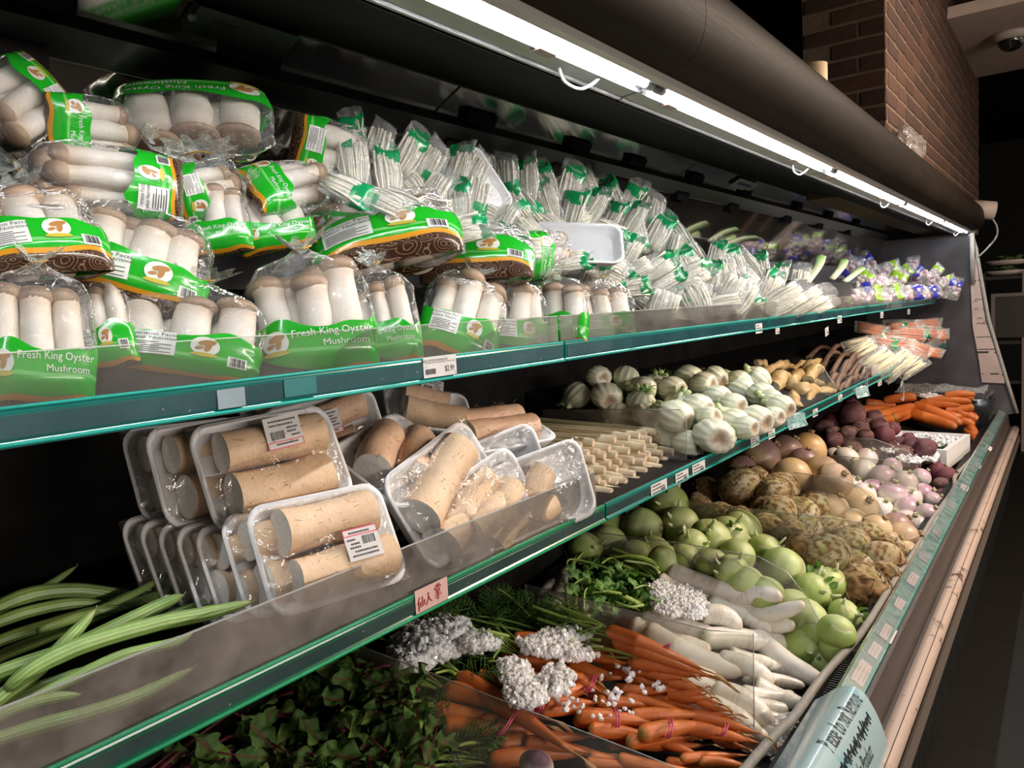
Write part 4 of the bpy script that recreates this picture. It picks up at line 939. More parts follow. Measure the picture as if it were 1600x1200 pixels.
# ---------------------------------------------------------------- lemongrass
LEMON = veg('lemongrass_skin', .4, .12, 60, .10, 40, stretch=(1, 1, 1))
def lemon_mesh(seed):
    r = rs(seed); t = np.linspace(0, 1, 12); b = r.uniform(-.012, .012, 2); P = np.stack([b[0] * t ** 2, t * .34, b[1] * t ** 2], 1); n = 10
    R = np.interp(t, [0, .02, .08, .3, .6, 1.], [.0092, .0100, .0105, .0088, .0070, .0058]); V, f = tube(P, R, n, False); tt = np.repeat(t, n)
    C = mix((.62, .50, .36), (.72, .63, .44), sstep(0, .08, tt)); C = mix(C, (.50, .50, .24), sstep(.35, .95, tt)); ring = V[:n]; c = ring.mean(0)
    mb = MB().add(V, f, C * r.uniform(.9, 1.05)); V2 = np.concatenate([ring, c + (ring - c) * .72 + [0, .0006, 0], c + (ring - c) * .35 + [0, -.001, 0], [c + [0, .001, 0]]])
    fs = [q[::-1] for q in gridF(n, 3)] + [(2 * n + (i + 1) % n, 2 * n + i, 3 * n) for i in range(n)]
    return mb.add(V2, fs, np.concatenate([np.tile((.60, .46, .30), (n, 1)), np.tile((.45, .33, .24), (n, 1)), np.tile((.68, .55, .42), (n + 1, 1))])).mesh('lemongrass_stalk', LEMON)
LEM = [lemon_mesh(k) for k in range(5)]
lem = []; r = rs(8)
def lemon(px, py, X, ang):
    A, t = atX(px, py, X); d = np.array([-1., -.10 + ang, .06 + r.uniform(-.03, .03)])
    o = thing('lemongrass_stalk', 'x', 'lemongrass', frame(A, d, [0, 0, 1.]) @ Matrix.Rotation(r.uniform(0, 6.28), 4, 'Y'), 'lemongrass stalks beside the yam trays', LEM[r.randint(5)]); lem.append((o, '')); return o
def band_of(pts, rad, mat, name, label, cat='rubber band', group=None, w=.0016):
    V, f = tube(pts, w, 6); return thing(name, label, cat, None, group, MB().add(V, f).mesh(name, mat))
for bx, by, nx, ny, X in ((890, 700, 3, 10, -.745), (945, 690, 4, 9, -.748), (1008, 678, 4, 8, -.750)):
    for j in range(ny):
        for i in range(nx):
            px = bx + i * 18 + (j % 2) * 9 + r.uniform(-2.5, 2.5); py = by + j * 11.5 - i * 3.0 + r.uniform(-2, 2)
            lim = np.interp(px, [880, 930, 980, 1030, 1068], [802, 792, 770, 752, 738])
            if py > lim: continue
            lemon(px, py, X - .008 * (ny - j) - r.uniform(0, .03), r.uniform(-.05, .05))
number_off(lem, 'pale cut lemongrass stalk, {nth} counting from the yam trays')
# clear upright dividers on the middle shelf
def plate(name, label, pts, y, mat, th=.003, group='clear acrylic dividers'):
    """pts in picture pixels, put on the plane across the case at depth y"""
    Q = [atY(px, py, y)[0] for px, py in pts]; pts2 = [(q[0], q[2]) for q in Q]
    o = thing(name, label, 'divider', None, group); s = poly_plate('sheet', pts2, y, th, mat, o)
    V, f = tube([(a, y + th / 2, b) for a, b in pts2[:max(2, len(pts2) - 1)]], .0011, 5); part('edge', MB().add(V, f).mesh('edge', EDGE), o); return o
plate('divider', 'clear divider between the lemongrass and the fennel bulbs', [(848, 640), (1062, 640), (1072, 655), (1072, 722), (862, 800)], 1.72, ACR_B)
plate('divider', 'clear divider sticking up between the yam trays and lemongrass', [(832, 682), (840, 684), (862, 716), (905, 790), (880, 800)], 1.235, ACR_B)
# ---------------------------------------------------------------- fennel
FENN = veg('fennel_skin', .38, .1, 60, .06, 25, coat=.2)
FROND = veg('fennel_frond', .5, var=.3)
def fennel_mesh(seed):
    r = rs(seed)
    def fn(d):
        th = np.arctan2(d[:, 1], d[:, 0]); z = d[:, 2]
        k = np.interp(z, [-1, -.85, -.3, .3, .75, 1.], [.80, .96, 1.02, 1., .92, .98])
        P = d * k[:, None] * [1.0, .80, 1.0]; P[:, 2] = np.where(P[:, 2] < -.70, -.70 + (P[:, 2] + .70) * .12, P[:, 2])
        s = 1 + .034 * np.cos(th * 12 + seed) * (1 - np.abs(z)) + .05 * np.maximum(0, np.sin(th * 2.5 + seed)) * sstep(-.4, .6, z)
        return P * s[:, None]
    V, f, d = blob(72, 30, fn); th = np.arctan2(V[:, 1], V[:, 0]); rr = np.hypot(V[:, 0], V[:, 1])
    C = mix((.66, .68, .53), (.73, .72, .62), noise(V, 3, seed)); C = mix(C, (.42, .48, .25), .75 * sstep(.45, .95, np.cos(th * 18 + 2 * np.sin(th * 3))) * sstep(-.75, -.1, V[:, 2]))
    root = (V[:, 2] < -.66); q = rr / (.45 + .05 * np.cos(3 * th + seed)); CR = mix((.36, .25, .16), (.66, .60, .50), sstep(.35, 1.0, q)); CR = mix(CR, (.45, .34, .24), .5 * (np.cos(q * 16) > .4) * (q < 1.1))
    C = np.where((root & (q < 1.25))[:, None], CR, C); V[:, 2] += np.where(root, .05 * np.cos(q * 3), 0)
    return MB().add(V, f, C).mesh('fennel_bulb', FENN)
FENS = [fennel_mesh(k) for k in range(4)]
def stub_mesh(seed):
    mb = MB(); r = rs(seed)
    for x, y, h in ((-.45, 0, .75), (0.02, .1, .95), (.45, -.05, .70)):
        V, f = tube([(x * .7, y, .75), (x, y, .75 + h * .35), (x * 1.3, y, .75 + h * .6)], [.30, .24, .20], 12, flat=.7); mb.add(V, f, mix((.62, .66, .46), (.40, .52, .22), np.repeat([0, .5, 1.], 12)))
    return mb.mesh('stalk_stub', FENN)
STUBS = [stub_mesh(k) for k in range(2)]
def frond_mesh(seed):
    r = rs(seed); mb = MB()
    for k in range(26):
        a = r.rand() * 6.28; p0 = np.array([r.uniform(-.3, .3), r.uniform(-.2, .2), 1.0]); d = np.array([math.cos(a), math.sin(a), r.uniform(.2, 1.)]) * r.uniform(.3, .7)
        V, f = tube(curve_pts([p0, p0 + d * .6, p0 + d + [0, 0, -.15]], 5), [.02, .035, .03, .02, .008], 4); mb.add(V, f, np.array((.16, .34, .07)) * r.uniform(.6, 1.2))
    return mb.mesh('frond', FROND)
FRONDS = [frond_mesh(1), frond_mesh(2)]
def axis_matrix(P, r, ax):
    """local z along ax = (picture right, picture up, towards the camera)"""
    n = towards_cam(P); rt = np.cross([0, 0, 1.], n); rt /= np.linalg.norm(rt); u = np.cross(n, rt)
    z = ax[0] * rt + ax[1] * u + ax[2] * n; z /= np.linalg.norm(z); x = np.cross([.3, .1, 1.], z); x /= np.linalg.norm(x); y = np.cross(z, x)
    m = np.eye(4); m[:3, 0], m[:3, 1], m[:3, 2], m[:3, 3] = x * r, y * r, z * r, P; return Matrix(m.tolist())
def settle(rows, plane, lift=0.0, ylim=6.02, it=60, tight=.86, yr=None):
    """rows: (px, py, dpx, ...). Lay balls on the sloping deck, then slide those that meet along the line of sight until they only touch"""
    D = []; T = []; R = []
    for q in rows:
        px, py, dp = q[:3]; P, t = atP(px, py, plane); rr = dp * t / F / 2; P, t = atP(px, py, plane, lift + rr * 1.15); rr = dp * t / F / 2
        if P[1] > ylim: P, t = atY(px, py, ylim); rr = dp * t / F / 2
        D.append(ray(px, py)); T.append(t); R.append(dp / F / 2)
    D = np.array(D); T = np.array(T); R = np.array(R); T0 = T.copy(); py = np.array([q[1] for q in rows])
    dy = D[:, 1]; lo, hi = ((yr[0] - .02) / dy, (yr[1] + .02) / dy) if yr else (T * 0, T * 9); T = np.clip(T, lo, hi)
    for _ in range(it):
        moved = 0
        for i in range(len(T)):
            for j in range(i):
                pi, pj = D[i] * T[i], D[j] * T[j]; d = np.linalg.norm(pi - pj); need = tight * (R[i] * T[i] + R[j] * T[j])
                if d < need:
                    a, b = (i, j) if py[i] > py[j] else (j, i); st = (need - d) * .35; T[a] -= st; T[b] += st * .25; moved = 1
        T = np.clip(np.clip(T, T0 * .86, T0 * 1.06), lo, hi)
        if not moved: break
    return [(D[i] * T[i] + [0, 0, H], R[i] * T[i]) for i in range(len(T))]
MID_HEAP = (-.735, H - .375, .52)
fen = [(901, 617, 40, (-.6, -.5, .1), 1), (935, 588, 34, (-.5, .2, -.8), 0), (978, 590, 34, (-.35, -.85, .3), 2), (948, 619, 42, (-.2, .4, -.8), 0), (1005, 607, 38, (-.8, .2, .2), 0), (1023, 600, 32, (.3, .5, .3), 2),
       (1002, 630, 38, (.2, .8, .3), 2), (1012, 650, 40, (-.2, .3, -.9), 0), (965, 648, 38, (-.3, -.6, .5), 1), (902, 662, 46, (-.4, -.7, .3), 0), (932, 676, 42, (-.5, -.4, .4), 0), (975, 672, 34, (.2, -.8, .2), 0),
       (1050, 608, 40, (-.7, .2, -.6), 0), (1075, 592, 44, (-.75, .35, -.5), 0), (1099, 600, 38, (-.8, .1, -.5), 0), (1116, 590, 36, (-.7, .4, -.5), 0), (1056, 650, 50, (-.6, .4, -.4), 0), (1090, 637, 44, (-.7, .25, -.55), 0),
       (1108, 652, 34, (-.7, -.1, -.6), 0), (1121, 622, 40, (-.75, .1, -.55), 0), (1146, 632, 36, (-.7, .2, -.6), 0), (1160, 611, 40, (-.7, .3, -.5), 0), (1190, 618, 40, (-.5, .3, -.75), 0), (1184, 593, 38, (-.6, .6, .1), 0),
       (1155, 597, 36, (-.7, .5, -.2), 0), (1075, 695, 46, (-.8, .15, -.45), 0), (1116, 681, 54, (-.3, .25, -.85), 0), (1147, 662, 46, (-.75, .3, -.4), 0), (1165, 668, 36, (-.75, .1, -.5), 0), (1181, 656, 46, (-.72, .25, -.55), 0),
       (1208, 651, 32, (-.75, .1, -.6), 0), (1220, 636, 38, (-.7, .3, -.5), 0), (1060, 632, 36, (.2, .7, .2), 0), (1135, 655, 36, (-.4, .6, .2), 0), (1205, 625, 34, (-.6, .3, .2), 0), (1040, 690, 36, (-.4, .6, .1), 0)]
fl = []
for k, (q, (P, rr)) in enumerate(zip(fen, settle([(q[0], q[1], q[2] * 1.24) for q in fen], MID_HEAP, tight=.82, yr=(1.82, 6.)))):
    o = thing('fennel_bulb', 'x', 'fennel', axis_matrix(P, rr, q[3]), 'fennel bulbs on the middle shelf', FENS[k % 4]); part('stalk_stub', STUBS[k % 2], o)
    if q[4]: part('frond', FRONDS[k % 2], o, kind='stuff')
    fl.append((o, ['white fennel bulb', 'white fennel bulb with a feathery green tuft', 'white fennel bulb with small green fronds'][q[4]]))
number_off(fl, '{what}, {nth} counting along the shelf from the lemongrass')
# ---------------------------------------------------------------- tan roots, brown sticks, bags
ROOT = veg('tan_root', .6, .5, 80, .25, 35); BROWN = veg('brown_stick', .55, .4, 90, .25, 40)
def stick(name, label, cat, group, a, b, w, X, mat, c0, c1, cut, bend=0.0, taper=.8, seed=0, gnarl=.003, n=12):
    A, ta = atXc(*a, X[0]); Bq, tb = atXc(*b, X[1]); L = np.linalg.norm(Bq - A); m = (A + Bq) / 2 + np.array([0, 0, bend * L])
    P = curve_pts([A, m, Bq], 12); R = w * ta / F / 2 * np.linspace(1, taper, 12) * (1 + 18 * gnarl * np.sin(np.linspace(0, 11, 12) + seed)); V, f = tube(P, R, n, False); V = V + gnarl * noise(V, 40, seed)[:, None]
    C = mix(c0, c1, .5 + .6 * noise(V, 35, seed + 2)); mb = MB().add(V, f, C); ring = V[:n]; c = ring.mean(0)
    mb.add(np.concatenate([ring, [c]]), [((i + 1) % n, i, n) for i in range(n)], cut); ring = V[-n:]; mb.add(np.concatenate([ring, [ring.mean(0)]]), [(i, (i + 1) % n, n) for i in range(n)], cut)
    return thing(name, label, cat, None, group, mb.mesh(name, mat))
tr = []
for k, (a, b, w, X) in enumerate((((1185, 588), (1240, 574), 14, (-1.0, -1.0)), ((1245, 610), (1278, 568), 24, (-.90, -.93)), ((1226, 606), (1258, 588), 20, (-.90, -.92)), ((1262, 596), (1274, 578), 22, (-.86, -.90)), ((1258, 620), (1234, 600), 30, (-.80, -.86)), ((1302, 620), (1262, 608), 16, (-.765, -.80)),
          ((1288, 608), (1268, 600), 14, (-.80, -.84)), ((1245, 640), (1232, 622), 26, (-.765, -.80)), ((1252, 650), (1240, 630), 16, (-.755, -.79)), ((1262, 634), (1270, 612), 14, (-.765, -.80)), ((1276, 636), (1290, 620), 12, (-.765, -.79)), ((1208, 605), (1222, 590), 26, (-.86, -.90)), ((1194, 572), (1182, 566), 12, (-1.02, -1.02)), ((1238, 585), (1262, 570), 16, (-.98, -.98)))):
    tr.append((stick('tan_root', 'x', 'root', 'tan roots past the fennel', a, b, w, X, ROOT, (.30, .18, .06), (.62, .47, .24), (.66, .58, .36), .05, .95, k, .011, 18), ''))
number_off(tr, 'knobbly tan root, {nth} counting away from the fennel bulbs')
bs = []; r = rs(4)
for k, (a, b, w, X) in enumerate((((1316, 588), (1352, 560), 8, (-.80, -.90)), ((1300, 584), (1330, 558), 9, (-.84, -.92)), ((1285, 572), (1312, 554), 9, (-.88, -.94)), ((1328, 600), (1362, 572), 9, (-.77, -.84)), ((1334, 605), (1378, 578), 9, (-.76, -.80)), ((1338, 608), (1392, 582), 8, (-.75, -.77)), ((1310, 596), (1332, 566), 9, (-.78, -.86)), ((1318, 612), (1334, 592), 10, (-.75, -.78)),
          ((1305, 607), (1318, 588), 11, (-.755, -.79)), ((1298, 602), (1306, 586), 10, (-.76, -.80)), ((1310, 614), (1322, 600), 8, (-.75, -.77)), ((1324, 580), (1346, 562), 8, (-.83, -.90)), ((1292, 560), (1322, 545), 8, (-.94, -1.0)), ((1334, 594), (1340, 588), 9, (-.765, -.78)), ((1262, 560), (1300, 548), 8, (-1.0, -1.04)), ((1326, 588), (1372, 566), 8, (-.80, -.86)))):
    bs.append((stick('root_stick', 'x', 'root stick', 'brown root sticks on the middle shelf', a, b, w, X, BROWN, (.085, .045, .027), (.16, .088, .054), (.50, .38, .27), .06, .9, k + 30, .003, 10), ''))
number_off(bs, 'thin brown root stick with a pale cut end, {nth} counting from the tan roots')
plate('divider', 'clear slanting divider between the tan roots and brown sticks', [(1278, 572), (1286, 574), (1306, 606), (1300, 618), (1275, 612)], 3.05, ACR_B)
PKW = []
def stickbag(seed, n, col, rr, L, mat):
    r = rs(seed); mb = MB()
    for k in range(n):
        x = r.uniform(-.036, .036); z = r.uniform(-.008, .014); V, f = tube([(x, .02, z), (x + r.uniform(-.006, .006), .02 + L * .5, z), (x + r.uniform(-.006, .006), .02 + L, z)], [rr * .8, rr, rr * .7], 8); mb.add(V, f, np.array(col) * r.uniform(.85, 1.1))
    return mb.mesh('contents', mat)
CARSK = veg('carrot_skin', .38, .18, 120, .10, 50, coat=.15)
PK.append(pouch_kind(20, ('white_root_sticks', stickbag(1, 7, (.66, .58, .34), .0085, .15, LEMON)), None, 0, 0))      # 9
PK.append(pouch_kind(21, ('bagged_carrots', stickbag(2, 10, (.62, .15, .03), .011, .15, CARSK)), ENG, .42, .58))           # 10
PK.append(pouch_kind(22, ('bagged_carrots', stickbag(3, 10, (.55, .14, .03), .011, .15, CARSK)), None, 0, 0))             # 11
wb = []
for cx, cy, an, L, w, X in ((1372, 568, 35, 74, 44, -.80), (1402, 568, 40, 70, 36, -.765), (1348, 548, 30, 56, 30, -.90), (1340, 536, 15, 50, 18, -.96), (1424, 574, 30, 50, 26, -.75)):
    pouch(cx, cy, an, L, w, X, 9, 'clear bag of white peeled root sticks', 'root bag', 'root_bag', 'bags of white root sticks', lst=wb)
number_off(wb, '{what}, {nth} counting from the brown sticks')
cb = []
for cx, cy, an, L, w, X, k in ((1395, 536, -8, 66, 24, -.86, 10), (1432, 545, -20, 50, 26, -.78, 11), (1418, 522, -4, 64, 24, -.90, 11), (1360, 514, -10, 50, 20, -1.0, 11), (1410, 509, 0, 60, 22, -.98, 10), (1455, 535, 160, 44, 26, -.78, 11), (1445, 518, -5, 50, 22, -.86, 10), (1466, 524, 10, 36, 20, -.80, 11), (1378, 524, 0, 50, 20, -.97, 10), (1450, 506, 5, 44, 18, -.92, 11), (1455, 550, -10, 40, 18, -.745, 11)):
    pouch(cx, cy, an, L, w, X, k, 'clear bag of orange carrots' + (' with green print' if k == 10 else ''), 'carrot bag', 'carrot_bag', 'bags of carrots at the far end of the middle shelf', lst=cb)
number_off(cb, '{what}, {nth} counting away from the root bags')
# ---------------------------------------------------------------- bottom bins: round roots
def tint(base, k): return np.array(base) * k
KOHL = veg('kohlrabi_skin', .42, .12, 60, .10, 25); CEL = veg('celeriac_skin', .75, .8, 120, .22, 45); RUT = veg('rutabaga_skin', .4, .15, 60, .14, 20, coat=.15)
BEET = veg('beet_skin', .6, .4, 90, .3, 30); TURN = veg('turnip_skin', .38, .08, 60, .06, 25, coat=.2)
def kohl_mesh(seed):
    r = rs(seed); V, f, d = blob(56, 36, lambda d: d * [1, 1, .88] * (1 + .045 * noise(d, 2.0, seed))[:, None])
    z = d[:, 2]; th = np.arctan2(d[:, 1], d[:, 0]); C = mix((.23, .335, .06), (.42, .51, .16), .5 + .5 * noise(d, 2.5, seed + 3)); C = mix(C, (.56, .61, .34), .6 * sstep(.4, 1., z))
    for k in range(6):                                                       # leaf scars: pale arcs with a brown line
        a0, z0, w = r.uniform(-3.1, 3.1), r.uniform(-.2, .6), r.uniform(.4, .8); da = np.angle(np.exp(1j * (th - a0))); arc = z - z0 - .25 * da ** 2
        C = mix(C, (.60, .64, .42), .7 * (np.abs(da) < w) * sstep(.10, .03, np.abs(arc + .05))); C = mix(C, (.34, .25, .14), .75 * (np.abs(da) < w) * sstep(.055, .02, np.abs(arc)))
    return MB().add(V, f, mix(C, (.30, .24, .10), .5 * sstep(.45, .8, noise(d, 6, seed + 9)))).mesh('kohlrabi', KOHL)
def kohl_stubs(seed):
    r = rs(seed); mb = MB()
    for k in range(r.randint(4, 7)):
        a, z0 = r.uniform(0, 6.28), r.uniform(.35, .85); q = math.sqrt(1 - z0 * z0); p = np.array([q * math.cos(a), q * math.sin(a), z0 * .88]); d = p / np.linalg.norm(p); e = d * [1, 1, .6] + [0, 0, .9]
        V, f = tube([p * .9, p * 1.0 + e * .10, p + e * r.uniform(.18, .34)], [.16, .10, .07], 8, flat=.7); mb.add(V, f, mix((.50, .60, .30), (.60, .62, .40), np.repeat([0, .5, 1], 8)))
    return mb.mesh('leaf_stub', KOHL)
KOHLS = [kohl_mesh(k) for k in range(5)]; KSTUB = [kohl_stubs(k) for k in range(4)]
SMALLLEAF = veg('small_leaf', .5, .2, 60, .25, 20)
def leaf_grid(seed, nx=9, ny=7, lobes=0.0, wave=.12, fold=.25):
    """unit leaf along +y: width profile, wavy margin, folded at the midrib"""
    r = rs(seed); P = []; C = []
    for j in range(nx):
        v = j / (nx - 1.); w = .34 * math.sin(math.pi * min(1, v * .93 + .05)) ** .8 * (1 + lobes * math.cos(v * 19))
        for i in range(ny):
            u = (i / (ny - 1.)) * 2 - 1; z = fold * abs(u) * w + wave * .35 * math.sin(v * 13 + seed + u * 2) * abs(u) + .22 * v * v * (.5 if seed % 2 else -.6)
            P.append((u * w, v, z)); C.append(abs(u))
    return np.array(P), gridF(ny, nx, False), np.array(C)
def kohl_leaf(seed):
    mb = MB()
    for k in range(3):
        P, f, c = leaf_grid(seed + k, 7, 5); a = k * 2.1 + seed; s = .55; R = np.array([[math.cos(a), -math.sin(a), 0], [math.sin(a), math.cos(a), 0], [0, 0, 1]]); Q = P[:, [0, 2, 1]] * s; Q = Q @ R.T + [.25 * math.cos(a), .25 * math.sin(a), .75]
        mb.add(Q, f, mix((.22, .40, .08), (.10, .24, .05), c))
    return mb.mesh('leaf_tuft', SMALLLEAF)
KLEAF = [kohl_leaf(k) for k in range(2)]
ko = [(1043, 788, 66, (-.2, .7, .5), 2), (1003, 826, 66, (.1, .3, .9), 0), (955, 820, 50, (.3, .6, .2), 0), (985, 798, 50, (.1, .5, .5), 1), (1062, 822, 62, (.2, .3, .9), 1), (1110, 846, 72, (.8, .5, .4), 1), (1137, 838, 64, (.3, .4, .9), 2), (1157, 828, 64, (.2, .3, .8), 0),
      (1080, 852, 56, (.3, .7, .4), 1), (1193, 860, 58, (.2, .8, .1), 1), (1152, 868, 56, (.3, .6, .5), 0), (1222, 890, 70, (.1, .4, .9), 0), (1252, 884, 62, (-.1, .8, .3), 1), (1112, 884, 58, (.5, .5, .5), 0), (1142, 892, 54, (0, .6, .6), 1), (1070, 874, 52, (.4, .6, .4), 0), (1022, 866, 60, (.3, .5, .6), 1),
      (950, 850, 60, (.1, .3, .8), 0), (915, 858, 56, (.3, .6, .2), 1), (990, 872, 60, (-.2, .5, .7), 0), (1040, 880, 58, (.5, .3, .7), 0), (880, 876, 50, (.2, .7, .2), 0), (1270, 925, 62, (.7, .5, .1), 2), (1290, 914, 64, (-.3, .5, .2), 2), (1320, 965, 56, (.8, .4, .1), 2), (1307, 988, 60, (.3, .9, .2), 0), (1260, 968, 66, (.3, .5, .7), 0),
      (1308, 1012, 56, (.7, .2, .4), 1), (1285, 1038, 58, (.4, .8, .2), 1), (1238, 950, 60, (.4, .5, .6), 0), (1222, 1002, 62, (.6, .2, .6), 1), (1255, 1012, 66, (.6, .4, .4), 1), (1195, 928, 60, (.3, .6, .5), 0), (1165, 912, 60, (.2, .5, .7), 0), (1240, 1042, 56, (.5, .4, .5), 0), (1205, 960, 54, (.4, .5, .5), 0), (1275, 985, 52, (.3, .5, .5), 0)]
def heap(rows, plane, cat, group, meshes, fmt, words, extras, tight=.86, lift=0.0, name=None, bay=3):
    lst = []
    for k, (q, (P, rr)) in enumerate(zip(rows, settle(rows, plane, lift, tight=tight, yr=BINS[bay]))):
        o = thing(name or cat.replace(' ', '_'), 'x', cat, axis_matrix(P, rr, q[3]), group, meshes[(k * 3 + len(rows)) % len(meshes)] if len(q) < 6 else meshes[q[5]])
        for nm, ms, cond, kd in extras:
            if cond(q): part(nm, ms[k % len(ms)], o, kind=kd)
        lst.append((o, words[q[4]]))
    number_off(lst, fmt); return lst
heap(ko, BOTTOM, 'kohlrabi', 'kohlrabi in the bottom bin', KOHLS, '{what}, {nth} counting from under the shelf to the front', ['pale green kohlrabi', 'pale green kohlrabi with cut stubs', 'pale green kohlrabi with green leaf stubs'],
     [('leaf_stub', KSTUB, lambda q: q[4] >= 1, 'stuff'), ('leaf_tuft', KLEAF, lambda q: q[4] == 2, None)])
def cel_mesh(seed, pale=.5):
    r = rs(seed)
    def fn(d):
        low = sstep(.35, -.55, d[:, 2]); n1 = noise(d, 2.2, seed); n2 = 1 - 2 * np.abs(noise(d, 5.5, seed + 2)); n3 = 1 - 2 * np.abs(noise(d, 11, seed + 4))
        rad = 1 + .06 * n1 + low * (.10 * n2 + .07 * n3) + (1 - low) * (.012 * np.sin(d[:, 2] * 28) + .02 * n3)
        return d * rad[:, None] * [1, 1, .92]
    V, f, d = blob(68, 46, fn); low = sstep(.45, -.45, d[:, 2] + .25 * noise(d, 3, seed + 6)); n = noise(d, 11, seed + 8, 4)
    C = mix((.54, .42, .22), (.42, .40, .15), sstep(.0, .7, noise(d, 2.0, seed + 1))); C = mix(C, (.70, .62, .46), pale * sstep(.0, .5, noise(d, 4, seed + 5))); C = mix(C, (.21, .095, .03), .95 * sstep(-.05, .35, n)); C = mix(C, mix((.20, .085, .025), (.46, .25, .09), .5 + .9 * noise(d, 9, seed + 11)), low * .9)
    return MB().add(V, f, C).mesh('celeriac', CEL)
def cel_roots(seed):
    r = rs(seed); mb = MB()
    for k in range(46):
        a, z0 = r.uniform(0, 6.28), r.uniform(-.98, .35); q = math.sqrt(1 - z0 * z0); p = np.array([q * math.cos(a), q * math.sin(a), z0 * .92]) * 1.03; t1 = np.cross(p, r.normal(size=3)); t1 /= np.linalg.norm(t1)
        V, f = tube(curve_pts([p * .95 - t1 * .15, p * 1.09, p * 1.05 + t1 * .25, p * .98 + t1 * .42], 7), [.03, .034, .03, .028, .025, .02, .01], 5); mb.add(V, f, np.array((.42, .27, .13)) * r.uniform(.55, 1.25))
    return mb.mesh('rootlets', CEL)
CELS = [cel_mesh(k, .9 if k % 2 else .45) for k in range(6)]; CROOT = [cel_roots(k) for k in range(3)]
ce = [(1105, 770, 50, (.3, .55, -.5), 0), (1156, 760, 66, (-.2, .6, .6), 1), (1181, 752, 48, (.3, .55, -.5), 0), (1208, 772, 56, (-.4, .5, .5), 1), (1222, 764, 54, (.2, .5, .7), 2), (1197, 798, 46, (.3, .55, -.5), 0), (1215, 802, 58, (.2, .3, .8), 2), (1250, 804, 58, (.1, .5, .8), 2), (1277, 795, 60, (.2, .4, .5), 1), (1126, 810, 54, (.2, .55, -.5), 0),
      (1090, 792, 44, (.2, .55, -.5), 0), (1158, 816, 52, (.3, .55, -.5), 0), (1200, 832, 60, (.3, .55, -.5), 0), (1240, 842, 62, (.2, .55, -.5), 0), (1290, 868, 74, (.2, .7, .4), 1), (1300, 832, 56, (.2, .6, .5), 1), (1332, 852, 56, (.3, .5, .5), 1), (1332, 890, 66, (.4, .55, -.5), 0), (1375, 876, 66, (-.3, .7, .3), 1), (1342, 924, 88, (.1, .55, -.5), 0),
      (1322, 826, 52, (.2, .5, .4), 1), (1384, 902, 52, (.4, .55, -.5), 0), (1255, 860, 56, (.2, .55, -.5), 0), (1170, 845, 46, (.2, .55, -.5), 0), (1358, 838, 50, (.3, .5, .4), 1), (1390, 858, 44, (.5, .55, -.5), 0), (1312, 905, 54, (.3, .55, -.5), 0), (1262, 828, 46, (.2, .4, .5), 2)]
heap(ce, BOTTOM, 'celeriac', 'celeriac roots in the bottom bin', CELS, '{what}, {nth} counting from under the shelf to the front', ['brown celeriac root tangled with rootlets', 'mottled celeriac root, tan and green', 'celeriac root with a pale scraped top'], [('rootlets', CROOT, lambda q: True, 'stuff')], tight=.84, bay=4)
def rut_mesh(seed, purple, ylw):
    V, f, d = blob(30, 22, lambda d: d * [1, 1, .95] * (1 + .03 * noise(d, 1.8, seed))[:, None] * np.interp(d[:, 2], [-1, -.8, 0, 1], [1.08, 1.0, 1.0, .97])[:, None])
    C = mix((.56, .40, .20), (.62, .50, .32), .5 + .5 * noise(d, 3, seed)); C = mix(C, (.60, .34, .12), ylw * .7); C = mix(C, (.20, .10, .12), purple * sstep(.15 - purple * .5, .75, d[:, 2] + .25 * noise(d, 2.5, seed + 4))); C = mix(C, (.70, .60, .46), .6 * (1 - purple) * sstep(.3, .7, noise(d, 2.2, seed + 8)))
    rings = np.abs(np.sin(d[:, 2] * 16 + noise(d, 2, seed))) < .10; C = mix(C, (.28, .17, .12), .45 * rings * (d[:, 2] > .3))
    return MB().add(V, f, C).mesh('rutabaga', RUT)
RUTS = [rut_mesh(1, .9, .2), rut_mesh(2, .85, .1), rut_mesh(3, .0, 1.), rut_mesh(4, .15, .2), rut_mesh(5, .45, .2)]
def crown_mesh(seed, c0, c1):
    r = rs(seed); mb = MB()
    for k in range(5):
        a = k * 1.26 + r.uniform(-.3, .3); V, f = tube([(.06 * math.cos(a), .06 * math.sin(a), .88), (.13 * math.cos(a), .13 * math.sin(a), 1.02), (.16 * math.cos(a), .16 * math.sin(a), 1.08)], [.09, .07, .05], 6); mb.add(V, f, mix(c0, c1, np.repeat([0, .5, 1], 6)))
    return mb.mesh('crown', RUT)
RCROWN = [crown_mesh(1, (.38, .24, .14), (.30, .24, .12))]
ru = [(1188, 714, 66, (.6, .5, .1), 0, 0), (1226, 708, 60, (.5, .7, .1), 0, 1), (1262, 702, 58, (.2, .9, -.2), 1, 2), (1236, 748, 66, (-.7, .2, -.3), 2, 3), (1284, 744, 66, (.5, .1, .5), 3, 4), (1256, 722, 48, (.2, .5, .2), 0, 0), (1302, 752, 60, (.4, .3, .5), 3, 4), (1340, 792, 62, (.3, .2, .4), 2, 3), (1332, 822, 56, (.4, .2, .4), 2, 3), (1385, 852, 52, (.6, .4, .2), 3, 4), (1412, 842, 54, (.7, .3, .2), 3, 4), (1300, 795, 52, (.3, .5, .2), 2, 3), (1402, 825, 52, (.6, .6, .2), 0, 0), (1368, 826, 50, (.4, .5, .3), 2, 3), (1418, 868, 46, (.6, .4, .2), 2, 3), (1160, 735, 50, (.4, .5, .1), 0, 0)]
heap(ru, BOTTOM, 'rutabaga', 'rutabagas in the bottom bin', RUTS, '{what}, {nth} counting from under the shelf to the front', ['dull purple topped rutabaga', 'round orange yellow waxed rutabaga', 'cream waxed rutabaga', 'cream rutabaga with a purple blush'], [('crown', RCROWN, lambda q: True, 'stuff')], bay=5)
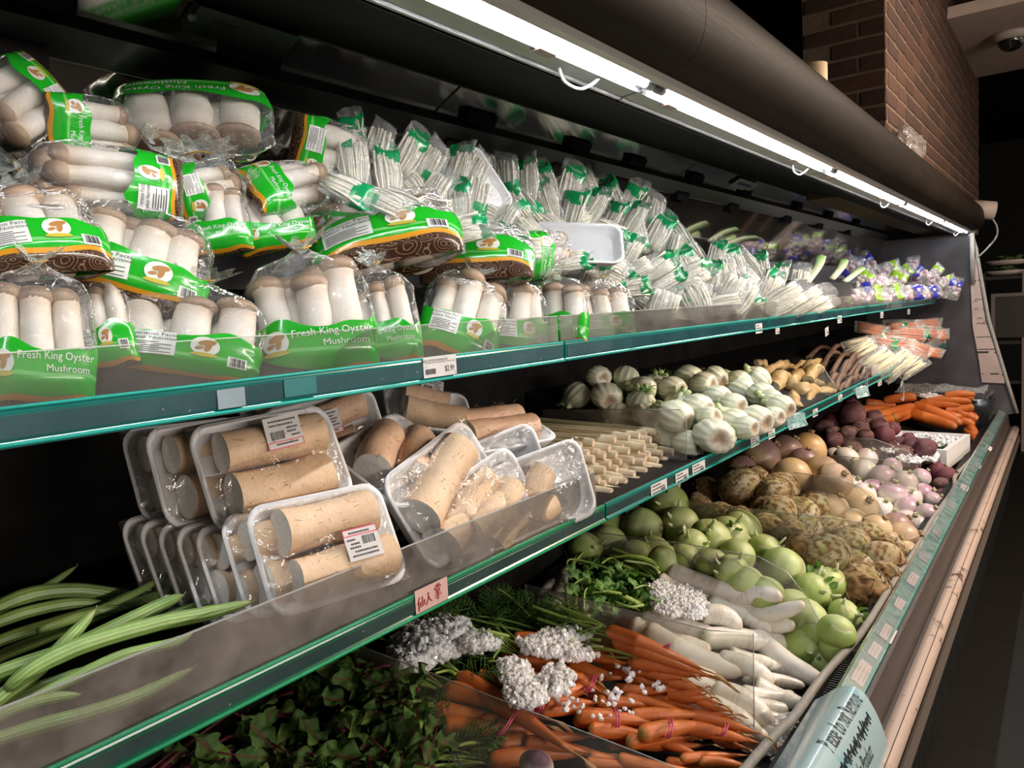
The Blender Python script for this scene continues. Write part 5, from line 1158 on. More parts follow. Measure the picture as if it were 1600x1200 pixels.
def turn_mesh(seed, purple):
    V, f, d = blob(26, 20, lambda d: d * [1, 1, .88] * np.interp(d[:, 2], [-1, -.85, -.3, 1], [1.25, 1.02, 1., .95])[:, None])
    C = mix((.66, .60, .55), (.74, .70, .64), .5 + .5 * noise(d, 3, seed)); C = mix(C, (.36, .19, .29), purple * .95 * sstep(.0, .7, d[:, 2] + .3 * noise(d, 2.2, seed + 4))); return MB().add(V, f, C).mesh('turnip', TURN)
TURNS = [turn_mesh(1, .35), turn_mesh(2, .8), turn_mesh(3, 1.), turn_mesh(4, .1)]
TAILW = []
for k in range(2):
    V, f = tube(curve_pts([(0, 0, -.95), (.03, .05, -1.2), (.1, 0, -1.45)], 6), [.09, .06, .04, .03, .02, .01], 6); TAILW.append(MB().add(V, f, (.6, .5, .4)).mesh('tail', TURN))
tu = [(1305, 712, 30, (.3, .7, .2), 0, 3), (1322, 716, 40, (.2, .6, -.3), 0, 3), (1346, 738, 48, (-.4, .6, .2), 0, 3), (1381, 745, 42, (.5, .6, .2), 1, 1), (1415, 752, 38, (.3, .7, .4), 0, 0), (1395, 772, 44, (.2, .9, .3), 1, 1), (1365, 766, 38, (.6, .5, .4), 2, 2), (1421, 777, 38, (.2, .5, .8), 0, 0), (1444, 772, 36, (.7, .4, .4), 2, 2), (1376, 796, 42, (.3, .5, .4), 0, 3),
      (1420, 797, 46, (.5, .4, .4), 1, 1), (1450, 803, 36, (.6, .6, .4), 1, 1), (1418, 818, 46, (.4, .5, .5), 0, 0), (1390, 815, 44, (.3, .7, .4), 0, 3), (1436, 822, 40, (.7, .4, .2), 0, 0), (1330, 760, 40, (.4, .5, .4), 0, 0), (1350, 772, 40, (.4, .5, .3), 0, 3), (1440, 745, 30, (.5, .6, .1), 1, 1), (1355, 715, 34, (.4, .6, .2), 0, 0), (1395, 728, 30, (.4, .6, .2), 1, 1), (1462, 822, 30, (.6, .5, .2), 0, 3), (1460, 782, 28, (.6, .5, .2), 1, 1)]
heap(tu, BOTTOM, 'turnip', 'turnips in the bottom bin', TURNS, '{what}, {nth} counting from under the shelf to the front', ['white turnip', 'white turnip with a purple shoulder', 'deep pink purple turnip'], [('crown', [crown_mesh(3, (.45, .5, .25), (.5, .5, .3))], lambda q: True, None), ('tail', TAILW, lambda q: q[4] == 0, None)], lift=.012, bay=6)
def beet_mesh(seed, pal):
    V, f, d = blob(22, 18, lambda d: d * [1, .96, 1.02] * (1 + .06 * noise(d, 2.2, seed))[:, None] * np.interp(d[:, 2], [-1, -.85, -.4, 1], [1.3, 1.05, .98, .95])[:, None])
    C = mix((.075, .028, .035), (.17, .085, .095), .5 + .7 * noise(d, 3.5, seed)); C = mix(C, (.26, .17, .11), pal * sstep(.0, .6, noise(d, 4.5, seed + 3))); C = mix(C, (.16, .02, .045), .6 * (1 - pal)); return MB().add(V, f, C).mesh('beet', BEET)
BEETS = [beet_mesh(1, .6), beet_mesh(2, .9), beet_mesh(3, .0), beet_mesh(4, .7)]
BCROWN = [crown_mesh(7, (.14, .05, .05), (.20, .10, .06))]
BT = []
V, f = tube(curve_pts([(0, 0, -1.1), (.05, .05, -1.5), (.2, 0, -1.9)], 6), [.16, .11, .07, .05, .03, .015], 6); BT.append(MB().add(V, f, (.14, .07, .06)).mesh('tail', BEET))
be = [(1332, 648, 42, (.3, .8, .2), 0, 0), (1330, 636, 28, (.2, .8, .2), 0, 3), (1287, 672, 36, (.4, .5, .2), 1, 1), (1300, 659, 32, (.4, .6, .2), 2, 2), (1366, 653, 28, (.4, .5, .4), 0, 3), (1345, 672, 30, (.3, .6, .2), 1, 1), (1373, 668, 32, (.4, .5, .3), 0, 3), (1352, 682, 26, (.3, .6, .4), 0, 3), (1326, 681, 34, (.5, .4, .3), 1, 1), (1382, 679, 32, (.5, .6, .2), 2, 2), (1395, 670, 24, (.5, .6, .2), 2, 2), (1419, 686, 22, (.4, .6, .2), 2, 2), (1426, 697, 32, (.4, .5, .4), 0, 3), (1446, 700, 34, (.7, .3, .2), 0, 0),
      (1330, 704, 34, (.4, .4, .4), 1, 1), (1360, 704, 34, (.4, .5, .2), 0, 3), (1388, 703, 34, (.4, .5, .3), 0, 3), (1410, 712, 36, (.5, .4, .3), 1, 1), (1451, 722, 34, (.6, .4, .2), 1, 1), (1464, 737, 32, (.6, .5, .2), 2, 2), (1480, 744, 32, (.7, .4, .2), 2, 2), (1302, 690, 32, (.4, .5, .3), 0, 0), (1441, 745, 26, (.5, .4, .3), 0, 3), (1473, 776, 28, (.6, .5, .2), 0, 0), (1466, 790, 26, (.6, .4, .3), 1, 1), (1312, 655, 24, (.4, .4, .2), 1, 1), (1300, 677, 26, (.4, .4, .2), 1, 1), (1355, 664, 24, (.4, .4, .2), 0, 0), (1405, 694, 26, (.5, .4, .3), 0, 3), (1470, 758, 26, (.5, .5, .2), 1, 1), (1425, 725, 28, (.5, .5, .3), 0, 0)]
heap(be, BOTTOM, 'beet', 'beets in the bottom bin', BEETS, '{what}, {nth} counting from under the shelf to the front', ['dusty purple beet', 'earthy brown beet', 'dark red beet'], [('crown', BCROWN, lambda q: True, None), ('tail', BT, lambda q: q[4] == 1, None)], lift=.008, bay=7)
# ---------------------------------------------------------------- long roots
DAIK = veg('daikon_skin', .36, .1, 50, .05, 25, coat=.2)
def root_mesh(name, mat, seed, kind):
    """along +y from crown (0) to tip (1); unit length, unit radius in x and z"""
    r = rs(seed); nt, n = 26, 16; t = np.linspace(0, 1, nt); b = r.uniform(-1, 1, 2)
    if kind == 'carrot': R = np.interp(t, [0, .02, .06, .3, .6, .85, .95, 1.], [.45, .80, .97, .97, .68, .30, .11, .03])
    elif kind == 'stub': R = np.interp(t, [0, .02, .06, .3, .7, .92, .98, 1.], [.5, .85, .98, 1., .9, .72, .5, .25])
    else: R = np.interp(t, [0, .02, .07, .35, .75, .92, .98, 1.], [.5, .80, .95, 1., .90, .66, .50, .22])
    P = np.stack([.55 * b[0] * np.sin(t * 3.0), t, .4 * b[1] * np.sin(t * 3.4)], 1); V = []
    th = np.arange(n) * 2 * math.pi / n
    for k in range(nt): V.append(np.stack([P[k, 0] + R[k] * np.cos(th), np.full(n, P[k, 1]), P[k, 2] + R[k] * np.sin(th)], 1))
    V = np.concatenate(V); tt = np.repeat(t, n); ring = np.sin(tt * 90 + 3 * noise(V * [1, 3, 1], 1.2, seed)) * (noise(V * [1, 4, 1], 1.5, seed + 1) > .0)
    V[:, 0] += .015 * ring; V[:, 2] += .015 * ring
    q = noise(V * [1, 6, 1], 1.2, seed + 2)
    if kind in ('carrot', 'stub'):
        C = mix((.50, .115, .020), (.66, .185, .040), .5 + .5 * q); C = mix(C, (.40, .095, .02), .35 * (ring < -.5)); C = mix(C, (.40, .13, .03), .7 * sstep(.82, 1., tt)); C = mix(C, (.28, .20, .05), sstep(.03, .0, tt))
    else:
        C = mix((.70, .65, .57), (.78, .75, .69), .5 + .5 * q); C = mix(C, (.52, .42, .32), .45 * (ring < -.6)); C = mix(C, (.58, .46, .33), .7 * sstep(.86, 1., tt)); C = mix(C, (.52, .54, .30), sstep(.05, .0, tt))
    return MB().add(V, gridF(n, nt) + [tuple(range(n))[::-1], tuple(range((nt - 1) * n, nt * n))], C).mesh(name, mat)
CARR = [root_mesh('carrot', CARSK, k, 'carrot') for k in range(6)]; CARD = [root_mesh('carrot', CARSK, 20 + k, 'stub') for k in range(3)]; DAIKS = [root_mesh('white_root', DAIK, 40 + k, 'daikon') for k in range(5)]
V, f = tube(curve_pts([(0, .97, 0), (.15, 1.06, .2), (.5, 1.12, .1), (.6, 1.2, -.3)], 8), [.10, .07, .06, .05, .05, .04, .03, .02], 5); CTAIL = MB().add(V, f, (.60, .34, .13)).mesh('root_tail', CARSK)
GREEN = veg('stem_green', .45, .1, 60, .15, 25)
def stems(seed, n, L, spread, col):
    r = rs(seed); mb = MB()
    for k in range(n):
        a = r.uniform(-spread, spread); c = r.uniform(-.3, .3, 2); P = curve_pts([(c[0], .02, c[1]), (c[0] + a * .4, -.12 * L, c[1] + .3), (c[0] + a * 1.6 , -.55 * L, c[1] + r.uniform(-.3, .9)), (c[0] + a * 3, -L, r.uniform(-.5, .8))], 8)
        V, f = tube(P * [1, 1, 1], 1, 6); V2 = P.repeat(6, 0) + (V - P.repeat(6, 0)) * [.20, .0, .20] * 1.0; mb.add(V2, f, np.array(col) * r.uniform(.75, 1.2))
    return mb.mesh('leaf_stems', GREEN)
CST = [stems(k, 4, .75, 1.0, (.32, .46, .10)) for k in range(3)]
def long_root(a, b, w, plane, lift, mesh, name, cat, group, tail=None, stem=None, lb=None, label='x', bay=1):
    A, ta = atB(*a, lift, bay); Bq, tb = atB(*b, lift if lb is None else lb, bay)
    r = w * ta / F / 2; y = Bq - A; L = np.linalg.norm(y)
    o = thing(name, label, cat, frame(A, y, [0, 0, 1.], (r, L, r)), group, mesh)
    if tail is not None: part('root_tail', tail, o)
    if stem is not None: part('leaf_stems', stem, o)
    return o
da = []
dk = [((1046, 893), (1180, 932), 34, .115, .085), ((1028, 906), (1115, 944), 32, .10, .085), ((1140, 938), (1222, 930), 30, .075, .07), ((1105, 942), (1206, 986), 32, .085, .075), ((1165, 958), (1258, 945), 26, .075, .065), ((1170, 962), (1242, 980), 26, .06, .06), ((1004, 952), (1128, 1000), 36, .085, .06), ((1098, 960), (1160, 978), 34, .10, .09), ((1096, 998), (1212, 1006), 36, .065, .05),
      ((1180, 990), (1287, 1068), 36, .05, .035), ((1192, 982), (1246, 1016), 24, .045, .035), ((1140, 1022), (1206, 1038), 28, .05, .04), ((1120, 1030), (1210, 1066), 34, .06, .045), ((1160, 1058), (1257, 1072), 22, .04, .03), ((1160, 1080), (1240, 1086), 24, .045, .035), ((1180, 1070), (1256, 1103), 32, .045, .03), ((1140, 1094), (1230, 1110), 30, .05, .035), ((1110, 1080), (1208, 1130), 42, .065, .04),
      ((1150, 1105), (1218, 1138), 26, .04, .03), ((1010, 985), (1160, 1052), 40, .07, .05), ((985, 978), (1110, 1020), 40, .06, .05), ((1040, 1050), (1182, 1112), 42, .06, .045), ((1070, 1098), (1192, 1152), 44, .055, .035), ((1180, 1118), (1240, 1132), 20, .03, .02), ((1000, 1020), (1120, 1062), 38, .05, .04), ((1170, 1030), (1252, 1050), 26, .03, .025),
      ((886, 893), (858, 958), 26, .06, .05), ((870, 912), (842, 935), 22, .04, .03), ((905, 925), (915, 965), 24, .04, .03), ((1210, 1140), (1150, 1195), 34, .03, .03), ((1196, 1155), (1230, 1178), 22, .02, .02), ((1180, 1005), (1230, 1040), 24, .02, .02), ((1150, 1140), (1205, 1160), 26, .035, .025), ((1120, 930), (1190, 960), 28, .055, .05)]
for k, (a, b, w, l1, l2) in enumerate(dk):
    da.append((long_root(a, b, w, BOTTOM, l1, DAIKS[k % 5], 'white_root', 'white root', 'long white roots in the bottom bin', bay=2, lb=l2, stem=CST[k % 3] if k in (0, 1, 6, 26) else None), 'long white root' + (' with green stems' if k in (0, 1, 6, 26) else '')))
number_off(da, '{what}, {nth} counting from under the shelf to the front')
# carrot bunches: (crown, tip, width, lift); the band crosses the bunch at a pair of picture points
ca = []
bunches = [[((715, 1056), (908, 1184), 37, .085), ((692, 1078), (862, 1126), 37, .075), ((678, 1108), (850, 1134), 36, .06), ((690, 1136), (846, 1142), 34, .045)],
           [((778, 1164), (930, 1150), 34, .04), ((762, 1190), (940, 1180), 34, .035)],
           [((948, 984), (1108, 1050), 26, .105), ((958, 1000), (1122, 1062), 27, .10), ((1000, 1030), (1118, 1058), 24, .08)],
           [((800, 1000), (905, 1018), 30, .10), ((782, 1016), (850, 1030), 26, .085), ((892, 1008), (950, 1018), 22, .09), ((880, 1016), (985, 1040), 24, .085)],
           [((810, 1024), (925, 1062), 28, .10), ((838, 1030), (945, 1085), 29, .10), ((900, 1058), (960, 1088), 26, .085), ((885, 1040), (980, 1060), 30, .075)],
           [((745, 1056), (800, 1072), 26, .09), ((820, 1060), (870, 1076), 24, .095), ((842, 1078), (905, 1082), 22, .09), ((882, 1086), (935, 1078), 26, .085), ((850, 1100), (935, 1098), 26, .09), ((845, 1112), (940, 1108), 22, .08)],
           [((985, 1120), (1108, 1116), 28, .075), ((1000, 1148), (1112, 1130), 34, .085), ((1080, 1118), (1186, 1146), 24, .075), ((1072, 1136), (1190, 1162), 26, .07), ((980, 1160), (1075, 1152), 28, .06)],
           [((900, 1118), (1045, 1134), 30, .08), ((930, 1096), (1040, 1104), 24, .075), ((920, 1140), (1030, 1152), 28, .065)],
           [((1010, 1052), (1080, 1058), 18, .07), ((985, 1062), (1070, 1078), 20, .065), ((960, 1076), (1055, 1078), 20, .07), ((975, 1088), (1085, 1116), 18, .075), ((1000, 1098), (1075, 1110), 18, .06), ((1055, 1090), (1105, 1074), 22, .06)]]
bword = ['front bunch behind the clear divider', 'lowest bunch behind the clear divider', 'bunch lying highest by the white root divider', 'bunch under the upper ice', 'bunch in the middle with a pink band', 'bunch under the lower ice', 'dull bunch at the front rail', 'dull bunch below the middle bunch', 'loose small carrots between the bunches']
r = rs(12)
for bi, bun in enumerate(bunches):
    cur = []
    for (a, b, w, l) in bun:
        o = long_root(a, b, w * .9, BOTTOM, l, CARR[r.randint(6)], 'carrot', 'carrot', 'bunched carrots in the bottom bin', tail=CTAIL, stem=CST[r.randint(3)] if bi in (0, 1, 2, 3, 4) else None, lb=l - .012); cur.append(o)
    cur.sort(key=lambda o: proj(o.matrix_world.translation)[1])
    for k, o in enumerate(cur): o['label'] = f'orange carrot, {ordinal(k + 1)} from the top in the {bword[bi]}'
# dim carrots that fill the bin under the bunches
fill = []
for k in range(64):
    x = r.uniform(790, 1120); y0 = np.interp(x, [790, 960, 1120], [1040, 1020, 1075]); y1 = np.interp(x, [790, 900, 1150], [1150, 1195, 1195]); y = r.uniform(y0, y1); dx = r.uniform(70, 120); dy = r.uniform(-6, 30)
    bx = min(x + dx, np.interp(y + dy, [1020, 1070, 1120, 1200], [1060, 1090, 1150, 1180])); 
    if bx - x < 40: continue
    l = r.uniform(.02, .055); fill.append((long_root((x, y), (bx, y + dy), r.uniform(15, 24), BOTTOM, l, CARR[r.randint(6)], 'carrot', 'carrot', 'carrots deep in the bottom bin', tail=CTAIL, lb=l - .008), ''))
number_off(fill, 'orange carrot deep in the pile under the bunches, {nth} counting towards the front')
PINKB = plain('pink_rubber', (.55, .07, .16), .45); BLUEB = plain('blue_rubber', (.05, .05, .25), .45)
def rubber(pts, lift, label, mat=PINKB):
    A = [atB(x, y, lift + h, 1)[0] for x, y, h in pts]; C = curve_pts(A + [A[0]], 24)
    V, f = tube(C, .0016, 6); thing('rubber_band', label, 'rubber band', None, 'rubber bands on the carrots', MB().add(V, f).mesh('rubber_band', mat))
for (x0, y0, x1, y1), l, lab in (((812, 1094, 778, 1150), .085, 'pink rubber band round the front bunch behind the divider'), ((1043, 1006, 1022, 1040), .12, 'pink rubber band round the bunch by the white root divider'), ((904, 1006, 890, 1024), .11, 'pink rubber band by the upper ice'), ((928, 1056, 914, 1082), .11, 'pink rubber band round the middle bunch'),
                                 ((846, 1096, 838, 1114), .105, 'pink rubber band at the edge of the lower ice'), ((1046, 1122, 1042, 1152), .095, 'pink rubber band round the dull bunch at the front rail'), ((1134, 1128, 1124, 1150), .09, 'pink rubber band on the tips at the front rail'), ((960, 1106, 962, 1136), .09, 'pink rubber band round the dull bunch in the pile')):
    for k in range(2):
        o = 4.0 * k; rubber([(x0 + o, y0, .0), ((x0 + x1) / 2 + 3 + o, (y0 + y1) / 2, .018), (x1 + o, y1, .0), ((x0 + x1) / 2 - 8 + o, (y0 + y1) / 2, -.02)], l, lab + (', first turn' if k == 0 else ', second turn'))
rubber([(648, 1075, 0), (640, 1090, .01), (642, 1104, 0), (634, 1090, -.02)], .06, 'dark blue band on the stems of the front bunch', BLUEB)
rubber([(716, 1166, 0), (714, 1182, .01), (722, 1198, 0), (710, 1182, -.02)], .04, 'dark blue band on the stems of the lowest bunch', BLUEB)
# loose thick carrots at the far end
lc = []
for a, b, w, l in (((1381, 628), (1432, 621), 11, .10), ((1352, 656), (1430, 634), 14, .10), ((1428, 634), (1502, 662), 15, .105), ((1436, 632), (1502, 632), 12, .10), ((1424, 646), (1494, 668), 14, .09), ((1395, 652), (1432, 642), 11, .085), ((1402, 622), (1432, 619), 9, .09), ((1470, 628), (1522, 620), 12, .11), ((1478, 642), (1522, 636), 13, .085), ((1450, 628), (1518, 626), 11, .09), ((1496, 640), (1526, 654), 12, .08),
                   ((1345, 642), (1392, 640), 13, .07), ((1476, 619), (1524, 616), 9, .11), ((1378, 656), (1422, 650), 12, .075), ((1512, 648), (1528, 656), 10, .07), ((1516, 668), (1526, 682), 10, .04), ((1352, 630), (1400, 634), 12, .08), ((1400, 640), (1460, 650), 13, .075), ((1450, 656), (1505, 650), 13, .06), ((1510, 672), (1524, 690), 10, .03), ((1340, 650), (1372, 660), 12, .06), ((1500, 658), (1524, 664), 11, .06)):
    lc.append((long_root(a, b, w * 1.35, BOTTOM, l, CARD[len(lc) % 3], 'carrot', 'carrot', 'loose thick carrots at the far end', bay=8), ''))
number_off(lc, 'thick loose orange carrot at the far end, {nth} counting from the beets')
# ---------------------------------------------------------------- clear dividers of the bottom bins
def yb(px, py): return atP(px, py, BOTTOM)[0][1]
plate('divider', 'clear divider between the beet greens and the carrot bunches', [(540, 1000), (604, 1026), (1000, 1178), (1085, 1212), (1000, 1330), (560, 1120)], .98, ACR_B)
plate('divider', 'clear divider between the carrot bunches and the white roots', [(820, 913), (1107, 985), (1177, 990), (1178, 1138), (840, 1010)], 1.466, ACR_B)
plate('divider', 'clear divider between the white roots and the kohlrabi', [(900, 828), (1060, 848), (1185, 870), (1230, 895), (1262, 935), (1282, 975), (1283, 1012), (960, 900)], 1.955, ACR_B)
plate('divider', 'clear divider between the kohlrabi and the celeriac', [(1060, 782), (1345, 815), (1346, 872), (1100, 830)], 2.395, ACR_B)
plate('divider', 'clear rounded divider between the celeriac and the rutabagas', [(1240, 738), (1312, 748), (1345, 762), (1372, 785), (1384, 812), (1270, 800)], 2.87, ACR_B)
plate('divider', 'clear divider between the rutabagas and the turnips', [(1296, 711), (1433, 724), (1435, 768), (1330, 745)], 3.335, ACR_B)
plate('divider', 'clear divider between the turnips and the beets', [(1308, 684), (1366, 686), (1420, 706), (1422, 730), (1350, 712)], 3.805, ACR_B)
# ---------------------------------------------------------------- ice
def ice_mat():
    N = NT('ice'); v = N.obj(); nz = N.noise(120, 3, .6, v).outputs[0]
    bm = N.n('Bump', {'Strength': .4, 'Distance': .003, 'Height': nz}).outputs[0]
    g = N.n('BsdfGlossy', {0: (1, 1, 1), 'Roughness': .06, 'Normal': bm}); d = N.n('MixShader', {0: .4, 1: N.n('BsdfDiffuse', {0: (.93, .94, .97)}), 2: N.n('BsdfTranslucent', {0: (.95, .96, .98)})})
    body = N.n('MixShader', {0: N.mapr(nz, .35, .65, .05, .32), 1: d, 2: N.n('BsdfTransparent', {0: (.95, .96, .98)})})
    lw = N.n('LayerWeight', {'Blend': .25, 'Normal': bm}); pr = N.n('BsdfPrincipled', {'Base Color': (.96, .97, .99), 'Roughness': .12, 'Normal': bm, 'Coat Weight': .5, 'Coat Roughness': .05})
    return N.end(N.n('MixShader', {0: N.mapr(nz, .4, .7, .05, .38), 1: pr, 2: N.n('BsdfTransparent', {0: (.97, .97, .98)})}))
ICE = ice_mat()
import bmesh
bm_ = bmesh.new(); bmesh.ops.create_icosphere(bm_, subdivisions=1, radius=1.0); IV = np.array([v.co[:] for v in bm_.verts]); IF_ = [tuple(v.index for v in f.verts) for f in bm_.faces]; bm_.free()
def ice(label, blobs, lift, size, dens=1.0, seed=0, dome=.03, bay=1):
    r = rs(seed); mb = MB()
    for cx, cy, rx, ry, n in (blobs if size > .007 or dens > 1.1 else []):              # the packed body under the loose chips
        V = []; nr, na = 7, 22
        for j in range(nr):
            q = .12 + .78 * j / (nr - 1.)
            for i in range(na): a = 6.2832 * i / na; V.append(atB(cx + rx * q * math.cos(a), cy + ry * q * math.sin(a), lift + dome * (1 - q * q) * .78 - .006, bay)[0])
        V.append(atB(cx, cy, lift + dome * .78 - .006, bay)[0]); V = np.array(V); V += .35 * size * noise(V, 90, seed)[:, None]; mb.add(V, gridF(na, nr) + [((i + 1) % na, i, na * nr) for i in range(na)])
    for cx, cy, rx, ry, n in blobs:
        for k in range(int(n * dens)):
            a, q = r.uniform(0, 6.28), math.sqrt(r.rand()); P, t = atB(cx + rx * q * math.cos(a), cy + ry * q * math.sin(a), lift + dome * (1 - q * q) * r.uniform(.65, 1.0), bay)
            s = size * r.uniform(.55, 1.25); V = IV * (1 + r.uniform(-.22, .22, (len(IV), 1))) * s * r.uniform(.6, 1.2, 3); A = r.normal(size=(3, 3)); Q_, _ = np.linalg.qr(A); mb.add(V @ Q_ + P, IF_)
    o = tag(part('ice_heap', mb.mesh('ice_heap', ICE, False)), label, 'ice', None, 'stuff'); return o
ice('crushed ice heaped over the upper carrot bunches', [(882, 992, 40, 13, 110), (862, 1012, 46, 14, 110), (900, 1022, 34, 10, 60), (838, 1002, 30, 8, 40)], .124, .0085, 1.5, 1, .014)
ice('crushed ice on the front carrots by the clear divider', [(806, 1052, 28, 22, 110), (822, 1084, 34, 22, 140), (868, 1062, 30, 26, 80), (800, 1040, 22, 12, 40)], .121, .0085, 1.5, 2, .014)
ice('shaded ice heap on the dark carrot greens', [(672, 1002, 56, 34, 320), (742, 1002, 44, 18, 150), (640, 1030, 40, 22, 150), (700, 985, 40, 24, 140)], .10, .0085, 1.2, 3, .05)
ice('fine crushed ice between the white roots', [(1060, 938, 44, 26, 420), (1030, 922, 20, 16, 100), (1085, 952, 26, 16, 110)], .112, .0055, 1.3, 4, .018, 2)
ice('scattered ice chips among the carrot tips', [(1000, 1042, 30, 12, 22), (985, 1075, 60, 40, 30), (920, 1100, 50, 30, 24)], .10, .007, 1.0, 5, .02)
ice('pale ice between the beets', [(1448, 690, 16, 12, 70), (1455, 712, 16, 10, 60), (1378, 690, 34, 8, 60), (1405, 700, 30, 8, 60), (1425, 716, 26, 8, 50)], .13, .009, .8, 6, .02, 7)
ice('ice dusting the thick carrots at the far end', [(1478, 622, 26, 5, 60), (1450, 618, 16, 4, 24)], .115, .009, 1.0, 7, .02, 8)
ice('ice chips in the front corner by the blue sign', [(1240, 1150, 26, 26, 40), (1215, 1172, 24, 18, 40)], .05, .007, 1.0, 8, .015, 2)
crumple('wet_film', 'crumpled wet plastic film beside the hose and the blue sign', Matrix.Translation(atP(1232, 1142, BOTTOM, .04)[0]), np.array([.040, .05, .022]), 11, film('wet_film', .22, bump=1.0, bscale=70., refl=.9, base=.12))
crumple('wet_film', 'crumpled clear film tied round the hose near the blue sign', Matrix.Translation(atP(1268, 1098, BOTTOM, .035)[0]), np.array([.018, .03, .016]), 12, film('wet_film_b', .22, bump=1.0, bscale=70., refl=.9, base=.12))
# ---------------------------------------------------------------- greens
PARS = veg('parsley_leaf', .42, .25, 60, .25, 25); FERN = veg('carrot_fern', .5, var=.3); BLEAF = veg('beet_leaf', .38, .5, 50, .3, 22); RED = veg('red_stem', .4, var=.25, spec=.5)
def lobed_leaf(seed):
    r = rs(seed); n = 26; a = np.linspace(-2.5, 2.5, n); rad = .55 + .32 * np.cos(a * 3.1) ** 2 + .12 * np.abs(np.sin(a * 9)) + .12 * np.cos(a)
    X = rad * np.sin(a); Y = .25 + rad * np.cos(a); Z = .18 * np.sin(a * 4 + seed) + .25 * (X * X) * (1 if seed % 2 else -1); mid = np.stack([X * .5, .25 + (Y - .25) * .5, Z * .3 + .05], 1)
    V = np.concatenate([np.stack([X, Y, Z], 1), mid, [[0, .1, 0]]]); f = [(i, i + 1, n + i + 1, n + i) for i in range(n - 1)] + [(n + i, n + i + 1, 2 * n) for i in range(n - 1)]
    k = r.uniform(.75, 1.25); C = np.concatenate([np.tile((.075 * k, .20 * k, .035), (n, 1)), np.tile((.11 * k, .27 * k, .045), (n, 1)), [[.26, .40, .10]]]); return MB().add(V, f, C).mesh('leaf', PARS)
PLEAF = [lobed_leaf(k) for k in range(5)]
def leafy(name, label, cat, blobs, lift, size, leaves, seed, stem_rows=(), smat=None, up_=.5, M=None, bay=1):
    r = rs(seed); o = thing(name, label, cat); 
    for cx, cy, rx, ry, n in blobs:
        for k in range(n):
            a, q = r.uniform(0, 6.28), math.sqrt(r.rand()); P, t = atB(cx + rx * q * math.cos(a), cy + ry * q * math.sin(a), lift * r.uniform(.45, 1.1), bay); d = np.array([r.normal(), r.normal(), r.normal() * .5]); z = towards_cam(P) * .7 + [0, 0, up_] + r.normal(size=3) * .35; s = size * r.uniform(.65, 1.25)
            part('leaf', leaves[r.randint(len(leaves))], o, frame(P, d, z, (s, s, s)))
    for pts, w, c, lf in stem_rows:
        C = curve_pts([atB(x, y, lf, bay)[0] for x, y in pts], 14); V, f = tube(C, np.linspace(w, w * .6, 14), 7); part('stem', MB().add(V, f, c).mesh('stem', smat or GREEN), o)
    return o
GS = (.28, .42, .10)
leafy('root_greens', 'bright leafy tops of the white roots', 'greens', [(930, 905, 46, 26, 60), (985, 912, 44, 28, 60), (950, 935, 60, 18, 40), (1008, 930, 22, 22, 20)], .115, .021, PLEAF, 1,
      [([(884, 892), (890, 874), (925, 880), (960, 892)], .0035, GS, .12), ([(912, 952), (914, 924), (925, 916), (945, 925)], .003, (.36, .50, .16), .13), ([(1030, 895), (1012, 882), (975, 876)], .0050, (.40, .50, .20), .13), ([(1028, 888), (1008, 872), (985, 868)], .0045, (.36, .48, .16), .13), ([(1005, 945), (985, 948), (960, 940)], .004, (.34, .48, .14), .12), ([(900, 930), (896, 915), (910, 905), (922, 912)], .003, GS, .12),
       ([(880, 905), (886, 930), (890, 960)], .003, GS, .10), ([(940, 880), (955, 872), (968, 880)], .003, GS, .13), ([(905, 965), (900, 940), (908, 915)], .003, (.34, .46, .16), .10), ([(1025, 925), (1008, 915), (990, 920)], .0035, (.40, .52, .18), .125)], bay=2)
def fern_mesh(seed):
    r = rs(seed); mb = MB()
    for k in range(11):
        v = .12 + k * .085; 
        for sg in (-1, 1):
            L = .34 * math.sin(math.pi * min(1., v * .85 + .1)); e = np.array([sg * L, v + L * .6, r.uniform(-.1, .12)]); b = np.array([0, v, 0.])
            V, f = tube([b, (b + e) / 2 + [0, .02, .03], e], [.012, .010, .006], 3); mb.add(V, f, (.07, .16, .03))
            for q in (.4, .65, .9):
                c = b + (e - b) * q
                for s2 in (-1, 1):
                    d = np.array([s2 * .03 + sg * .03, .07, r.uniform(-.03, .03)]); V = np.array([c, c + d * .5 + [.014, -.01, .006], c + d, c + d * .5 - [.014, -.01, -.006]]); mb.add(V, [(0, 1, 2, 3)], np.array((.07, .19, .03)) * r.uniform(.6, 1.3))
    V, f = tube([(0, -.15, 0), (0, .5, .02), (0, 1.08, 0)], [.016, .012, .006], 4); mb.add(V, f, (.16, .27, .06)); return mb.mesh('frond', FERN)
FERNS = [fern_mesh(k) for k in range(4)]
